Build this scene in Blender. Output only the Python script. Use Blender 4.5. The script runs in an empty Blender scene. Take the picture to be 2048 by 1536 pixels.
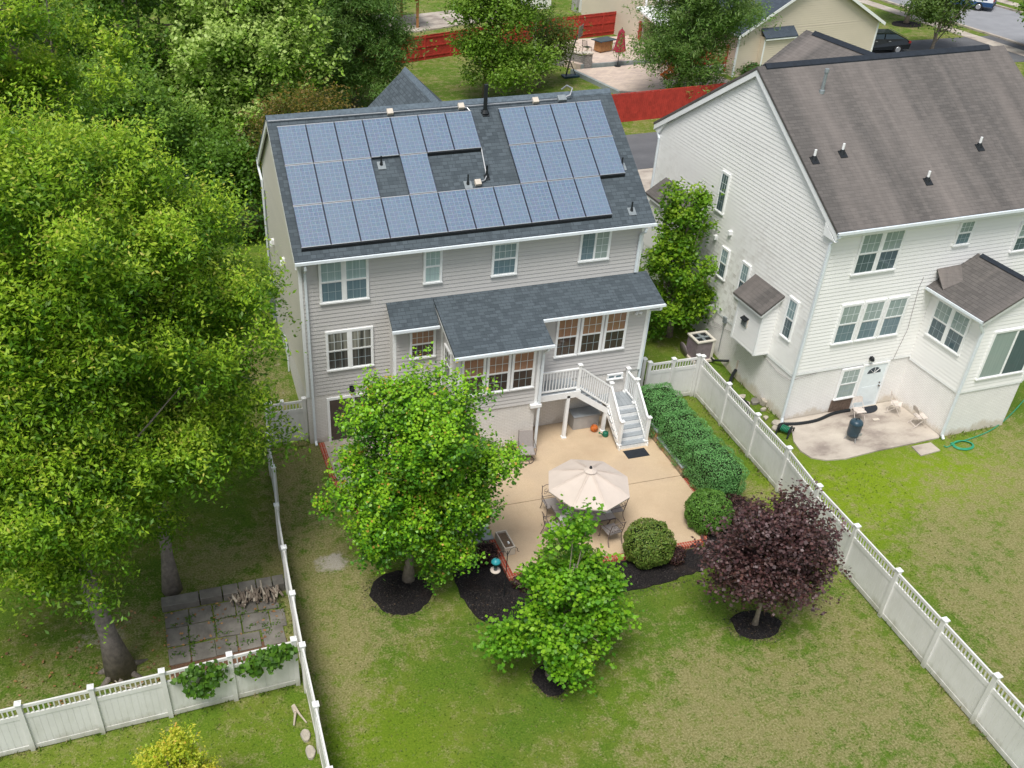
import bpy, math, random
import numpy as np
from mathutils import Vector, Matrix
PI=math.pi
SC=bpy.context.scene; COL=SC.collection
random.seed(7)
# ------------------------------------------------------------------ camera, light
cam=bpy.data.cameras.new('camera'); co=bpy.data.objects.new('camera',cam); COL.objects.link(co)
FX,CXP,CYP=1911.236,805.888,871.503
Rr=((0.96772604,-0.25200229,-0.0010745),(-0.14782124,-0.56419188,-0.81230315),(0.20409603,0.78624575,-0.58323446))
Cc=(-3.95352195,-29.12410804,21.32351841)
co.matrix_world=Matrix(((Rr[0][0],-Rr[1][0],-Rr[2][0],Cc[0]),(Rr[0][1],-Rr[1][1],-Rr[2][1],Cc[1]),(Rr[0][2],-Rr[1][2],-Rr[2][2],Cc[2]),(0,0,0,1)))
cam.sensor_width=36; cam.lens=36*FX/2048; cam.shift_x=(1024-CXP)/2048; cam.shift_y=(CYP-768)/2048
cam.clip_start=.5; cam.clip_end=3000
SC.camera=co
W=bpy.data.worlds.new('World'); SC.world=W; W.use_nodes=True
wn=W.node_tree; bg=wn.nodes['Background']
sky=wn.nodes.new('ShaderNodeTexSky'); sky.sky_type='NISHITA'; sky.sun_disc=False
SUN_EL,SUN_AZ=math.radians(64),math.radians(222)
sky.sun_elevation=SUN_EL; sky.sun_rotation=SUN_AZ; sky.air_density=1.0; sky.dust_density=2.5; sky.altitude=100
hs=wn.nodes.new('ShaderNodeHueSaturation'); hs.inputs['Saturation'].default_value=.5
wn.links.new(sky.outputs[0],hs.inputs['Color']); wn.links.new(hs.outputs[0],bg.inputs[0]); bg.inputs[1].default_value=.112
sl=bpy.data.lights.new('sun','SUN'); sl.energy=2.25; sl.angle=math.radians(22); sl.color=(1,.97,.92)
so=bpy.data.objects.new('sun',sl); COL.objects.link(so)
sd=Vector((math.sin(SUN_AZ)*math.cos(SUN_EL),math.cos(SUN_AZ)*math.cos(SUN_EL),math.sin(SUN_EL)))
so.rotation_euler=sd.to_track_quat('Z','Y').to_euler()
SC.view_settings.view_transform='Standard'; SC.view_settings.look='None'; SC.view_settings.gamma=1; SC.view_settings.exposure=EXPO if 'EXPO' in globals() else 0.5
# ------------------------------------------------------------------ materials
def lin(h):
    h=h.lstrip('#'); c=[int(h[i:i+2],16)/255 for i in (0,2,4)]
    return tuple((x/12.92 if x<=.04045 else ((x+.055)/1.055)**2.4) for x in c)+(1,)
def L(c): return lin(c) if isinstance(c,str) else (tuple(c)+(1,))[:4]
class NT:
    def __init__(s,name):
        s.m=bpy.data.materials.new(name); s.m.use_nodes=True; s.nt=s.m.node_tree; s.b=s.nt.nodes['Principled BSDF']
    def n(s,t,props=None,ins=None):
        nd=s.nt.nodes.new('ShaderNode'+t)
        for k,v in (props or {}).items(): setattr(nd,k,v)
        for k,v in (ins or {}).items(): s.set(nd.inputs[k],v)
        return nd
    def set(s,sock,v):
        if hasattr(v,'is_linked') or isinstance(v,bpy.types.NodeSocket): s.nt.links.new(v,sock)
        else: sock.default_value=v
    def uv(s): return s.n('TexCoord').outputs['UV']
    def pos(s): return s.n('TexCoord').outputs['Object']
    def sc(s,v,x,y,z=1.0,off=(0,0,0)): return s.n('Mapping',ins={0:v,1:off,3:(x,y,z)}).outputs[0]
    def noise(s,v,scale,detail=3,rough=.55): return s.n('TexNoise',ins={'Vector':v,'Scale':scale,'Detail':detail,'Roughness':rough}).outputs[0]
    def ramp(s,f,stops):
        r=s.n('ValToRGB',ins={0:f}); e=r.color_ramp.elements
        while len(e)<len(stops): e.new(.5)
        for i,(p,c) in enumerate(stops): e[i].position=p; e[i].color=L(c) if not isinstance(c,(int,float)) else (c,c,c,1)
        return r.outputs[0]
    def mix(s,f,a,b,mode='MIX'):
        nd=s.n('Mix',{'data_type':'RGBA','blend_type':mode}); s.set(nd.inputs[0],f); s.set(nd.inputs[6],a if hasattr(a,'links') else L(a)); s.set(nd.inputs[7],b if hasattr(b,'links') else L(b)); return nd.outputs[2]
    def math(s,op,a,b=0.0,c=None):
        nd=s.n('Math',{'operation':op}); s.set(nd.inputs[0],a); s.set(nd.inputs[1],b)
        if c is not None: s.set(nd.inputs[2],c)
        return nd.outputs[0]
    def bump(s,h,dist=.01,st=1.0): s.nt.links.new(s.n('Bump',ins={'Height':h,'Distance':dist,'Strength':st}).outputs[0],s.b.inputs['Normal'])
    def out(s,col=None,rough=.6,spec=.4,metal=0):
        if col is not None: s.set(s.b.inputs['Base Color'],col if hasattr(col,'links') else L(col))
        s.set(s.b.inputs['Roughness'],rough); s.b.inputs['Specular IOR Level'].default_value=spec; s.b.inputs['Metallic'].default_value=metal
        return s.m
def plain(name,col,rough=.5,var=.12,scale=6,spec=.4,metal=0,bump=0):
    t=NT(name); p=t.pos(); n=t.noise(p,scale,4); c=L(col)
    d=tuple(x*(1-var) for x in c[:3])+(1,); l=tuple(min(1,x*(1+var)) for x in c[:3])+(1,)
    if bump: t.bump(t.noise(p,scale*6,3),bump)
    return t.out(t.ramp(n,[(.3,d),(.7,l)]),rough,spec,metal)
def m_siding(name,col,dirt=0,dcol=(.25,.24,.2)):
    t=NT(name); u=t.uv(); n=t.noise(t.sc(u,.25,.8),1.0,4)
    c=L(col); base=t.ramp(n,[(.3,tuple(x*.95 for x in c[:3])+(1,)),(.7,tuple(min(1,x*1.04) for x in c[:3])+(1,))])
    if dirt:
        s_=t.n('SeparateXYZ',ins={0:u}); row=t.math('FLOOR',t.math('MULTIPLY',s_.outputs[1],1/.15)); cv=t.n('CombineXYZ',ins={0:t.math('MULTIPLY',s_.outputs[0],2.4),1:t.math('MULTIPLY',row,3.7)}).outputs[0]
        d=t.noise(cv,1.0,4,.65); e=t.noise(t.sc(u,.16,.2),1.0,2)
        f=t.math('MULTIPLY',t.ramp(d,[(.46,0.0),(.66,1.0)]),t.math('MULTIPLY',t.ramp(e,[(.40,.08),(.6,1.0)]),t.ramp(t.math('MULTIPLY',s_.outputs[1],.1),[(.3,1.0),(.75,.2)])))
        base=t.mix(t.math('MULTIPLY',f,dirt),base,dcol)
    return t.out(base,.5,.35)
def m_shingle(name,c1,c2,c3,streak=0,wx=.32,wy=.145,dash=.5):
    t=NT(name); u=t.uv()
    br=t.n('TexBrick',{'offset':.5,'offset_frequency':2},{'Vector':u,'Color1':L(c1),'Color2':L(c2),'Mortar':L(c3),'Scale':1.0,'Mortar Size':.008,'Bias':-.1,'Brick Width':wx,'Row Height':wy})
    d=t.n('TexWhiteNoise',{'noise_dimensions':'2D'},{'Vector':t.n('VectorMath',{'operation':'FLOOR'},{0:t.sc(u,1/(wx*.7),1/wy)}).outputs[0]}).outputs[0]
    c=t.mix(t.math('MULTIPLY',t.ramp(d,[(.58,0.0),(.62,1.0)]),dash),br.outputs[0],c3)
    n=t.noise(t.sc(u,.5,.5),1.0,4); c=t.mix(t.ramp(n,[(.35,0.0),(.7,.35)]),c,c1)
    if streak:
        s=t.noise(t.sc(u,.5,.04),1.0,4,.65); c=t.mix(t.math('MULTIPLY',t.ramp(s,[(.45,0.0),(.7,1.0)]),streak),c,(.36,.31,.28)); s2=t.noise(t.sc(u,.35,.06,1,(7,3,0)),1.0,3,.6); c=t.mix(t.math('MULTIPLY',t.ramp(s2,[(.5,0.0),(.72,1.0)]),.4),c,(.09,.08,.075))
    g=t.noise(u,90,2); c=t.mix(.25,c,t.ramp(g,[(.3,tuple(x*.6 for x in L(c1)[:3])+(1,)),(.7,tuple(x*1.5 for x in L(c1)[:3])+(1,))]))
    fy=t.math('FRACT',t.math('MULTIPLY',t.n('SeparateXYZ',ins={0:u}).outputs[1],1/wy))
    t.bump(t.math('ADD',t.math('SUBTRACT',1.0,fy),t.math('MULTIPLY',d,.5)),.012,.8)
    return t.out(c,.9,.2)
def m_brick(name,c1,c2,mort,bw=.2,bh=.075,ms=.01,bumpd=.006,stain=None,rough=.8,off=.5):
    t=NT(name); u=t.uv()
    br=t.n('TexBrick',{'offset':off},{'Vector':u,'Color1':L(c1),'Color2':L(c2),'Mortar':L(mort),'Scale':1.0,'Mortar Size':ms,'Brick Width':bw,'Row Height':bh})
    c=br.outputs[0]; n=t.noise(u,2.2,5); c=t.mix(t.ramp(n,[(.35,0.0),(.75,.3)]),c,tuple(x*.75 for x in L(c1)[:3])+(1,))
    if stain:
        z=t.n('SeparateXYZ',ins={0:u}).outputs[1]
        k=t.math('ADD',z,t.math('MULTIPLY',t.noise(t.sc(u,1.2,.6),1.0,5,.7),-1.5))
        c=t.mix(t.ramp(k,[(.0,.75),(.02,0.0)]) if False else t.math('MULTIPLY',t.ramp(t.math('ADD',k,.62),[(.0,1.0),(.25,0.0)]),.55),c,stain)
    t.bump(t.math('SUBTRACT',1.0,br.outputs[1]),bumpd)
    return t.out(c,rough,.3)
def m_leaf(name,rough=.45,trans=.4):
    t=NT(name); a=t.n('Attribute',{'attribute_name':'leafcol'}).outputs[0]
    t.out(a,rough,.35)
    tr=t.n('BsdfTranslucent',ins={0:t.mix(.4,a,(.3,.45,.03))}); mx=t.n('MixShader',ins={0:trans,1:t.b.outputs[0],2:tr.outputs[0]})
    t.nt.links.new(mx.outputs[0],t.nt.nodes['Material Output'].inputs[0]); return t.m
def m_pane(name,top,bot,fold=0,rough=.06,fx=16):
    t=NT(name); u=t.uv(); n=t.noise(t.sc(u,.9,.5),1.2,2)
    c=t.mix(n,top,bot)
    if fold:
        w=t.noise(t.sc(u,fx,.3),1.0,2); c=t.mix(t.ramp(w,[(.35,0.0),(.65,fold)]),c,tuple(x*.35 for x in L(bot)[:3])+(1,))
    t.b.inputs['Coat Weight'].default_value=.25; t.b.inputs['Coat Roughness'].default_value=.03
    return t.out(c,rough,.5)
def m_solar(name):
    t=NT(name); u=t.uv()
    br=t.n('TexBrick',{'offset':0.0},{'Vector':t.sc(u,1,1),'Color1':(.072,.122,.198,1),'Color2':(.088,.15,.23,1),'Mortar':(.26,.34,.42,1),'Scale':1.0,'Mortar Size':.006,'Mortar Smooth':.2,'Brick Width':.159,'Row Height':.159})
    b2=t.n('TexBrick',{'offset':0.0},{'Vector':u,'Color1':(0,0,0,1),'Color2':(0,0,0,1),'Mortar':(1,1,1,1),'Scale':1.0,'Mortar Size':.004,'Brick Width':.053,'Row Height':5.0})
    c=t.mix(t.math('MULTIPLY',b2.outputs[0],.3),br.outputs[0],(.3,.36,.46))
    v=t.n('TexVoronoi',ins={'Vector':u,'Scale':28.0}).outputs[1]; c=t.mix(.06,c,v)
    e=t.noise(t.sc(u,.3,.25),1.0,2); c=t.mix(t.ramp(e,[(.4,0.0),(.7,.35)]),c,(.17,.2,.26))
    rnd=t.n('ObjectInfo').outputs['Random']; c=t.mix(t.math('MULTIPLY',rnd,.28),c,(.17,.235,.3))
    t.b.inputs['Coat Weight'].default_value=.5; t.b.inputs['Coat Roughness'].default_value=.18
    return t.out(c,.35,.5)
M={}
M['siding']=m_siding('taupe_siding','#c6c3c0',.1); M['siding_l']=m_siding('pale_siding','#e4ded4',.06)  # left wall: same siding, its brighter lighting put into a lighter colour
M['nsiding_l']=m_siding('stained_cream_siding','#f2f1ed',.75,(.44,.41,.36)); M['nsiding']=m_siding('cream_siding','#f3f2ef',.04,(.46,.43,.38)); M['bsiding']=m_siding('beige_siding','#d6cab6',.05)
def m_vinyl():
    t=NT('white_vinyl'); p=t.pos(); c=t.ramp(t.noise(p,1.3,4),[(.3,'#d6d5d1'),(.7,'#e2e1de')]); z=t.n('SeparateXYZ',ins={0:p}).outputs[2]
    k=t.math('ADD',z,t.math('MULTIPLY',t.noise(t.sc(p,2.2,2.2,.7),1.0,5,.7),-.9)); c=t.mix(t.math('MULTIPLY',t.ramp(t.math('ADD',k,.5),[(.1,1.0),(.42,0.0)]),.55),c,(.3,.29,.2)); c=t.mix(t.math('MULTIPLY',t.ramp(t.noise(t.sc(p,3,3,.5),1.0,5,.7),[(.52,0.0),(.75,1.0)]),.3),c,(.45,.46,.38))
    return t.out(c,.45,.35)
M['white']=plain('white_trim','#eff0ef',.4,.04); M['vinyl']=m_vinyl(); M['gutter']=plain('gutter_metal','#dfe6ea',.35,.05)
M['shingle']=m_shingle('charcoal_shingles','#545d63','#4a5358','#2a3136',0,.3,.15,.5)
M['nshingle']=m_shingle('brown_shingles','#65615e','#595654','#464442',.45,.34,.14,.4)
M['ridge']=plain('ridge_cap','#5a666f',.9,.25,9); M['ridgevent']=plain('ridge_vent','#232a33',.8,.2)
M['pbrick']=m_brick('painted_brick','#e3dfda','#dcd8d2','#cfcac3',.2,.07,.008,.004,(.42,.36,.28,1))
M['foundation']=m_brick('cream_foundation','#f3f1ee','#efedea','#e3e0da',.22,.075,.01,.004,(.5,.4,.27,1))
M['redbrick']=m_brick('red_brick','#b5553f','#a2432f','#b99a86',.09,.4,.012,.008,None,.85,0.0)
M['solar']=m_solar('solar_cells'); M['alu_dark']=plain('dark_frame','#4a505c',.4,.1,metal=.4); M['muntin']=plain('muntin','#d4dcdc',.4,.05); M['muntin_d']=plain('muntin_screened','#94a2a6',.5,.05); M['alu']=plain('aluminium','#b4b6b8',.4,.06,metal=.6)
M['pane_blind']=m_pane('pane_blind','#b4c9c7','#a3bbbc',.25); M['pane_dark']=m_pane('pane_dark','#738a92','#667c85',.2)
M['pane_curtain']=m_pane('pane_curtain','#b3b1a2','#6f706a',.9,.06,9); M['pane_curtain_d']=m_pane('pane_curtain_dark','#6e6b64','#4a4a47',.9,.06,9)
M['pane_warm']=m_pane('pane_warm','#b08a6e','#8d6b56',.15); M['pane_brown']=m_pane('pane_brown','#54483f','#3f3833',.1)
M['pane_sky']=m_pane('pane_sky','#9db3b6','#7d9296',.2); M['pane_deep']=m_pane('pane_deep','#5c6f76','#4d5e64',.3); M['pane_olive']=m_pane('pane_olive','#a3b1ac','#8d9e9b',.15)
M['black']=plain('black_plastic','#1d2124',.5,.2); M['rubber']=plain('rubber_mat','#2c3036',.85,.2,20,.2)
M['deck']=plain('grey_decking','#93999d',.6,.12,3); M['boxgrey']=plain('box_grey','#a9a7a4',.6,.08); M['greymetal']=plain('grey_metal','#8d9598',.45,.15,metal=.3)
M['bronze']=plain('bronze_metal','#6f6460',.5,.2,metal=.2); M['sling']=plain('sling_fabric','#9b9490',.8,.1,25); M['tile']=plain('table_tile','#a29a94',.45,.15,4); M['tile_l']=plain('table_tile_pale','#cfcfca',.4,.1,4)
M['canvas']=plain('parasol_canvas','#cbbeb2',.85,.04,3); M['green']=plain('green_paint','#1f6a52',.45,.2); M['teal']=plain('teal_paint','#2f8f98',.4,.15)
M['hose']=plain('green_hose','#2f8f6b',.45,.15); M['orange']=plain('orange_plastic','#c4692c',.5,.2); M['smoker']=plain('smoker_enamel','#2f4552',.35,.2); M['rust']=plain('rusty_metal','#b49a8c',.7,.3,12)
M['chairgrey']=plain('folding_chair_paint','#c9bfb6',.55,.22,10); M['acgrey']=plain('unit_grey','#82777b',.6,.15); M['acbeige']=plain('unit_beige','#d6d0c4',.5,.06)
M['redfence']=plain('red_stain','#b03a30',.75,.2,3); M['wood']=plain('cedar_wood','#a8794e',.7,.2,5); M['planter']=plain('planter_stone','#c6bcae',.7,.1); M['soil']=plain('soil','#6f5d4c',.95,.3,20)
M['bark']=plain('grey_bark','#867d74',.9,.28,7,.2,bump=.03); M['bark_l']=plain('pale_bark','#8a7f72',.9,.3,8,.2,bump=.02)
M['stone']=plain('flat_stone','#747069',.85,.3,2.2,.25,bump=.012); M['capstone']=plain('bluestone','#8f9797',.75,.15,3); M['rock']=plain('rubble','#aba396',.9,.25,4,.2,bump=.02)
M['stonewall']=m_brick('ledge_stone','#a7997f','#c08a4e','#6d675f',.38,.17,.014,.02,None,.85)
M['blockwall']=m_brick('block_wall','#9c9894','#8a8682','#6f6c69',.3,.15,.014,.02,None,.9)
M['carpaint']=plain('black_car_paint','#10161a',.18,.1,spec=.6); M['vanwhite']=plain('van_white','#e9edf0',.3,.03); M['vanblue']=plain('van_blue','#2a4a72',.35,.1); M['glass']=plain('dark_glass','#2a3a44',.08,.1,spec=.6)
M['tire']=plain('tyre','#1b1c1e',.8,.2); M['rim']=plain('rim','#b9bcc0',.3,.1,metal=.7); M['redlamp']=plain('red_lamp','#a52a2a',.25,.1); M['redcloth']=plain('red_canvas','#9c3244',.8,.2,5)
M['door']=plain('door_paint','#dfe8ea',.4,.04); M['sidelit']=plain('brown_panel','#6a5a4f',.8,.35,14); M['stick']=plain('dry_wood','#84776a',.9,.35,6); M['stick_l']=plain('bleached_wood','#b3a898',.9,.2,6)
M['leaf']=m_leaf('leaf'); M['leafshiny']=m_leaf('leaf_glossy',.38,.25); M['leafdark']=m_leaf('leaf_purple',.45,.12)
# ------------------------------------------------------------------ mesh builder
class MB:
    def __init__(s): s.v=[]; s.f=[]; s.mi=[]; s.mats=[]; s.cur=0
    def use(s,m):
        m=M[m] if isinstance(m,str) else m
        if m not in s.mats: s.mats.append(m)
        s.cur=s.mats.index(m); return s
    def add(s,vs,fs,T=None):
        o=len(s.v)
        if T is not None: vs=[tuple(T@Vector(p)) for p in vs]
        s.v+= [tuple(p) for p in vs]
        for f in fs: s.f.append([i+o for i in f]); s.mi.append(s.cur)
        return s
    def poly(s,pts,T=None): return s.add(pts,[list(range(len(pts)))],T)
    def box(s,x0,x1,y0,y1,z0,z1,T=None):
        x0,x1=min(x0,x1),max(x0,x1); y0,y1=min(y0,y1),max(y0,y1); z0,z1=min(z0,z1),max(z0,z1)
        v=[(x0,y0,z0),(x1,y0,z0),(x1,y1,z0),(x0,y1,z0),(x0,y0,z1),(x1,y0,z1),(x1,y1,z1),(x0,y1,z1)]
        return s.add(v,[(0,3,2,1),(4,5,6,7),(0,1,5,4),(1,2,6,5),(2,3,7,6),(3,0,4,7)],T)
    def bar(s,a,b,w,h,up=(0,0,1)):
        a=Vector(a); b=Vector(b); d=(b-a); l=d.length
        if l<1e-6: return s
        d/=l; u=Vector(up); r=d.cross(u)
        if r.length<1e-4: r=d.cross(Vector((1,0,0)))
        r.normalize(); u=r.cross(d)
        T=Matrix(((d.x,r.x,u.x,a.x),(d.y,r.y,u.y,a.y),(d.z,r.z,u.z,a.z),(0,0,0,1)))
        return s.box(0,l,-w/2,w/2,-h/2,h/2,T)
    def prism(s,pts,z0,z1,T=None):   # pts ccw in xy
        n=len(pts); v=[(p[0],p[1],z0) for p in pts]+[(p[0],p[1],z1) for p in pts]
        f=[list(range(n))[::-1],list(range(n,2*n))]+[[i,(i+1)%n,n+(i+1)%n,n+i] for i in range(n)]
        return s.add(v,f,T)
    def ext(s,pts,vec):   # extrude a 3d polygon along vec
        n=len(pts); P=[Vector(p) for p in pts]; vec=Vector(vec)
        return s.add([tuple(p) for p in P]+[tuple(p+vec) for p in P],[list(range(n))[::-1],list(range(n,2*n))]+[[i,(i+1)%n,n+(i+1)%n,n+i] for i in range(n)])
    def tube(s,path,r,n=8,cap=True,closed=False):
        P=[Vector(p) for p in path]; k=len(P); rr=r if isinstance(r,(list,tuple)) else [r]*k
        vs=[]; fs=[]; ref=None
        for i,p in enumerate(P):
            if closed: d=P[(i+1)%k]-P[i-1]
            else: d=P[min(i+1,k-1)]-P[max(i-1,0)]
            if d.length<1e-9: d=Vector((0,0,1))
            d.normalize()
            if ref is None:
                ref=d.cross(Vector((0,0,1)));
                if ref.length<1e-3: ref=Vector((1,0,0))
            ref=(ref-d*ref.dot(d)); ref.normalize(); b=d.cross(ref)
            for j in range(n):
                a=2*PI*j/n; vs.append(tuple(p+ref*(math.cos(a)*rr[i])+b*(math.sin(a)*rr[i])))
        for i in range(k if closed else k-1):
            i2=(i+1)%k
            for j in range(n): fs.append([i*n+j,i*n+(j+1)%n,i2*n+(j+1)%n,i2*n+j])
        if cap and not closed: fs.append(list(range(n))[::-1]); fs.append([(k-1)*n+j for j in range(n)])
        return s.add(vs,fs)
    def cyl(s,a,b,r0,r1=None,n=12): return s.tube([a,b],[r0,r0 if r1 is None else r1],n)
    def lathe(s,prof,c=(0,0,0),n=16,T=None):
        vs=[];fs=[]
        for r,z in prof:
            for j in range(n): a=2*PI*j/n; vs.append((c[0]+r*math.cos(a),c[1]+r*math.sin(a),c[2]+z))
        for i in range(len(prof)-1):
            for j in range(n): fs.append([i*n+j,i*n+(j+1)%n,(i+1)*n+(j+1)%n,(i+1)*n+j])
        fs.append(list(range(n))[::-1]); fs.append([(len(prof)-1)*n+j for j in range(n)])
        return s.add(vs,fs,T)
    def build(s,name,parent=None,smooth=False,bevel=0):
        me=bpy.data.meshes.new(name); me.from_pydata(s.v,[],s.f)
        for m in s.mats: me.materials.append(m)
        me.polygons.foreach_set('material_index',s.mi)
        uvl=me.uv_layers.new(name='UVMap'); Z=Vector((0,0,1)); data=np.zeros(len(me.loops)*2,dtype=np.float32)
        for p in me.polygons:
            nrm=p.normal
            if abs(nrm.z)>.98: h=Vector((1,0,0)); w=Vector((0,1,0))
            else: h=Z.cross(nrm); h.normalize(); w=nrm.cross(h)
            for li in p.loop_indices:
                q=me.vertices[me.loops[li].vertex_index].co; data[2*li]=q.dot(h); data[2*li+1]=q.dot(w)
        uvl.data.foreach_set('uv',data)
        if smooth: me.polygons.foreach_set('use_smooth',[True]*len(me.polygons))
        me.update()
        o=bpy.data.objects.new(name,me); COL.objects.link(o)
        if parent is not None: o.parent=parent
        if bevel:
            b=o.modifiers.new('bevel','BEVEL'); b.width=bevel; b.segments=2; b.limit_method='ANGLE'
        return o
def tag(o,label=None,cat=None,group=None,kind=None):
    if label: o['label']=label
    if cat: o['category']=cat
    if group: o['group']=group
    if kind: o['kind']=kind
    return o
def thing(name,label,cat,loc=(0,0,0),rz=0,group=None):
    o=bpy.data.objects.new(name,None); COL.objects.link(o); o.location=loc; o.rotation_euler=(0,0,rz); o.empty_display_size=.2
    return tag(o,label,cat,group)
def copy_tree(o,parent=None):
    c=o.copy(); COL.objects.link(c)
    if parent is not None: c.parent=parent
    for ch in list(o.children): copy_tree(ch,c)
    return c
def struct(o): o['kind']='structure'; return o
def tz(x,y):
    return 1.05*min(1,max(0,(y-.3)/7.8))
def lap(mb,p0,ax,u0,u1,z0,z1,nrm,pitch=.15,clip=None,d=.022,gap=.02):
    """lap siding on a vertical rectangle (u along ax from p0), real overlapping courses; clip(z)->(ua,ub) narrows it under a gable"""
    p0=Vector(p0); ax=Vector(ax); nrm=Vector(nrm); Z=Vector((0,0,1)); z=z0
    flip=ax.cross(Z).dot(nrm)<0
    while z<z1-1e-4:
        zt=min(z+pitch,z1); a0,b0=clip(z) if clip else (u0,u1); a1,b1=clip(zt) if clip else (u0,u1)
        a0=max(a0,u0); b0=min(b0,u1); a1=max(a1,u0); b1=min(b1,u1)
        if b0>a0 and b1>=a1:
            q=lambda u,zz,o: tuple(p0+ax*u+Z*zz+nrm*o)
            f=[0,1,2,3]; g=[4,5,1,0]
            if flip: f=f[::-1]; g=g[::-1]
            zg=z+gap; mb.add([q(a0,zg,d),q(b0,zg,d),q(b1,zt+.004,0.006),q(a1,zt+.004,0.006),q(a0,zg,0.001),q(b0,zg,0.001)],[f,g])
        z=zt
def window(parent,p0,ax,nrm,u0,u1,z0,z1,panels=1,grid=(3,2),tm='pane_blind',bm='pane_dark',slider=False,trim=.07,label=None,single=False):
    """double-hung (or sliding) window standing proud of a wall"""
    p0=Vector(p0); ax=Vector(ax); nrm=Vector(nrm); Z=Vector((0,0,1))
    p0=p0+nrm*.03
    T=Matrix(((ax.x,nrm.x,0,p0.x),(ax.y,nrm.y,0,p0.y),(ax.z,nrm.z,1,p0.z),(0,0,0,1)))
    fr=MB().use('white'); t=trim; mu=(MB().use('muntin'),MB().use('muntin_d'))
    fr.box(u0,u1,-.03,.05,z1-t,z1,T); fr.box(u0-.015,u1+.015,-.03,.065,z0,z0+t*.8,T)
    w=(u1-u0)/panels
    for i in range(panels+1):
        c=u0+i*w; a,b=(c,c+t) if i==0 else ((c-t,c) if i==panels else (c-t*.8,c+t*.8)); fr.box(a,b,-.03,.048,z0+t*.8,z1-t,T)
    up=MB().use(tm); lo=MB().use(bm); zm=(z0+z1)/2; s=.035
    for i in range(panels):
        a=u0+i*w+t*.8; b=u0+(i+1)*w-t*.8; za=z0+t*.8; zb=z1-t
        if slider:
            m=(a+b)/2; cells=[(up,m,b,za,zb),(lo,a,m,za,zb)]
        elif single: cells=[(up,a,b,za,zb)]
        else: cells=[(up,a,b,zm,zb),(lo,a,b,za,zm)]
        for k,(mbp,ca,cb,cza,czb) in enumerate(cells):
            dd=.03 if k==0 else .018
            mbp.box(ca,cb,.006,dd,cza,czb,T)
            fr.box(ca,cb,dd-.004,dd+.012,czb-s,czb,T); fr.box(ca,cb,dd-.004,dd+.012,cza,cza+s,T)
            fr.box(ca,ca+s,dd-.003,dd+.011,cza+s,czb-s,T); fr.box(cb-s,cb,dd-.003,dd+.011,cza+s,czb-s,T)
            gc,gr=grid
            for j in range(1,gc): c=ca+(cb-ca)*j/gc; mu[k].box(c-.008,c+.008,dd-.002,dd+.004,cza+s,czb-s,T)
            for j in range(1,gr): c=cza+(czb-cza)*j/gr; mu[k].box(ca+s,cb-s,dd-.001,dd+.003,c-.008,c+.008,T)
    o=fr.build('window',parent)
    for q in mu:
        if q.v: q.build('muntin_grid',o)
    if label: o['label']=label
    up.build('upper_pane' if not slider else 'glass_pane',o)
    if not single: lo.build('lower_pane' if not slider else 'glass_pane',o)
    return o
def gutter(parent,a,b,w=.095,h=.085,name='gutter'):
    mb=MB().use('gutter'); a=Vector(a); b=Vector(b); d=(b-a).normalized(); r=d.cross(Vector((0,0,1)))
    def seg(o0,o1,z0,z1):
        q=[a+r*o0+Vector((0,0,z0)),a+r*o1+Vector((0,0,z0)),a+r*o1+Vector((0,0,z1)),a+r*o0+Vector((0,0,z1))]
        mb.ext(q,b-a)
    seg(-w/2,w/2,-h,-h+.012); seg(-w/2,-w/2+.012,-h+.012,0); seg(w/2-.012,w/2,-h+.012,.006); seg(-w/2+.012,w/2-.012,-.02,-.008)
    return mb.build(name,parent)
def downspout(parent,pts,r=.05,name='downspout'):
    mb=MB().use('gutter')
    for a,b in zip(pts,pts[1:]): mb.bar(a,b,.085,.065,(0,1,0.01))
    return mb.build(name,parent)
# ================================================================== main house
X,Y,Z3=Vector((1,0,0)),Vector((0,1,0)),Vector((0,0,1))
RS=.676; RY,RZ=4.52,10.957
def rzr(y): return RZ-abs(RY-y)*RS
H=thing('house','two storey taupe house with charcoal roof carrying rows of solar panels','house')
w=MB().use('siding')
w.box(.003,12.597,.003,8.597,2.1,7.62)
lap(w,(0,0,0),X,0,12.6,2.1,7.62,-Y)
lap(w,(0,-1.25,0),X,7.95,12.6,2.1,5.06,-Y)
w.box(7.95,12.597,-1.247,-.02,2.1,5.06)
lap(w,(12.6,0,0),Y,-1.25,0,2.1,5.06,X); lap(w,(12.6,0,0),Y,0,8.6,2.1,7.62,X)
gcl=lambda z:((RY-(10.8-z)/RS),(RY+(10.8-z)/RS)) if z>7.62 else (0,8.6)
lap(w,(12.6,0,0),Y,0,8.6,7.62,10.75,X,clip=gcl)
w.box(4.953,7.947,-2.447,-1.25,2.1,4.62)
lap(w,(0,-2.45,0),X,4.95,7.95,2.1,4.62,-Y); lap(w,(4.95,0,0),Y,-2.45,-.6,2.1,4.62,-X); lap(w,(7.95,0,0),Y,-2.45,-1.25,2.1,4.62,X)
for xx,nn in ((4.95,-1),(7.95,1)): w.ext([(xx+.002*nn,-2.45,4.62),(xx+.002*nn,-.6,4.62),(xx+.002*nn,-.6,5.25),(xx+.002*nn,-2.45,4.70)],(-.02*nn,0,0))
w.ext([(12.601,-1.25,5.06),(12.601,0,5.06),(12.601,0,5.44),(12.601,-1.25,5.06)],(-.02,0,0))
w.box(3.123,4.777,-.597,-.02,2.1,4.93); lap(w,(0,-.6,0),X,3.12,4.95,2.1,4.93,-Y); lap(w,(3.12,0,0),Y,-.6,0,2.1,4.93,-X)
w.ext([(3.122,-.6,4.93),(3.122,0,4.93),(3.122,0,5.4)],(.02,0,0))
w.build('siding',H)
w=MB().use('siding_l'); lap(w,(0,0,0),Y,0,8.6,1.95,7.62,-X,pitch=.15,d=.006); lap(w,(0,0,0),Y,0,8.6,7.62,10.75,-X,clip=gcl,d=.006)
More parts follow.
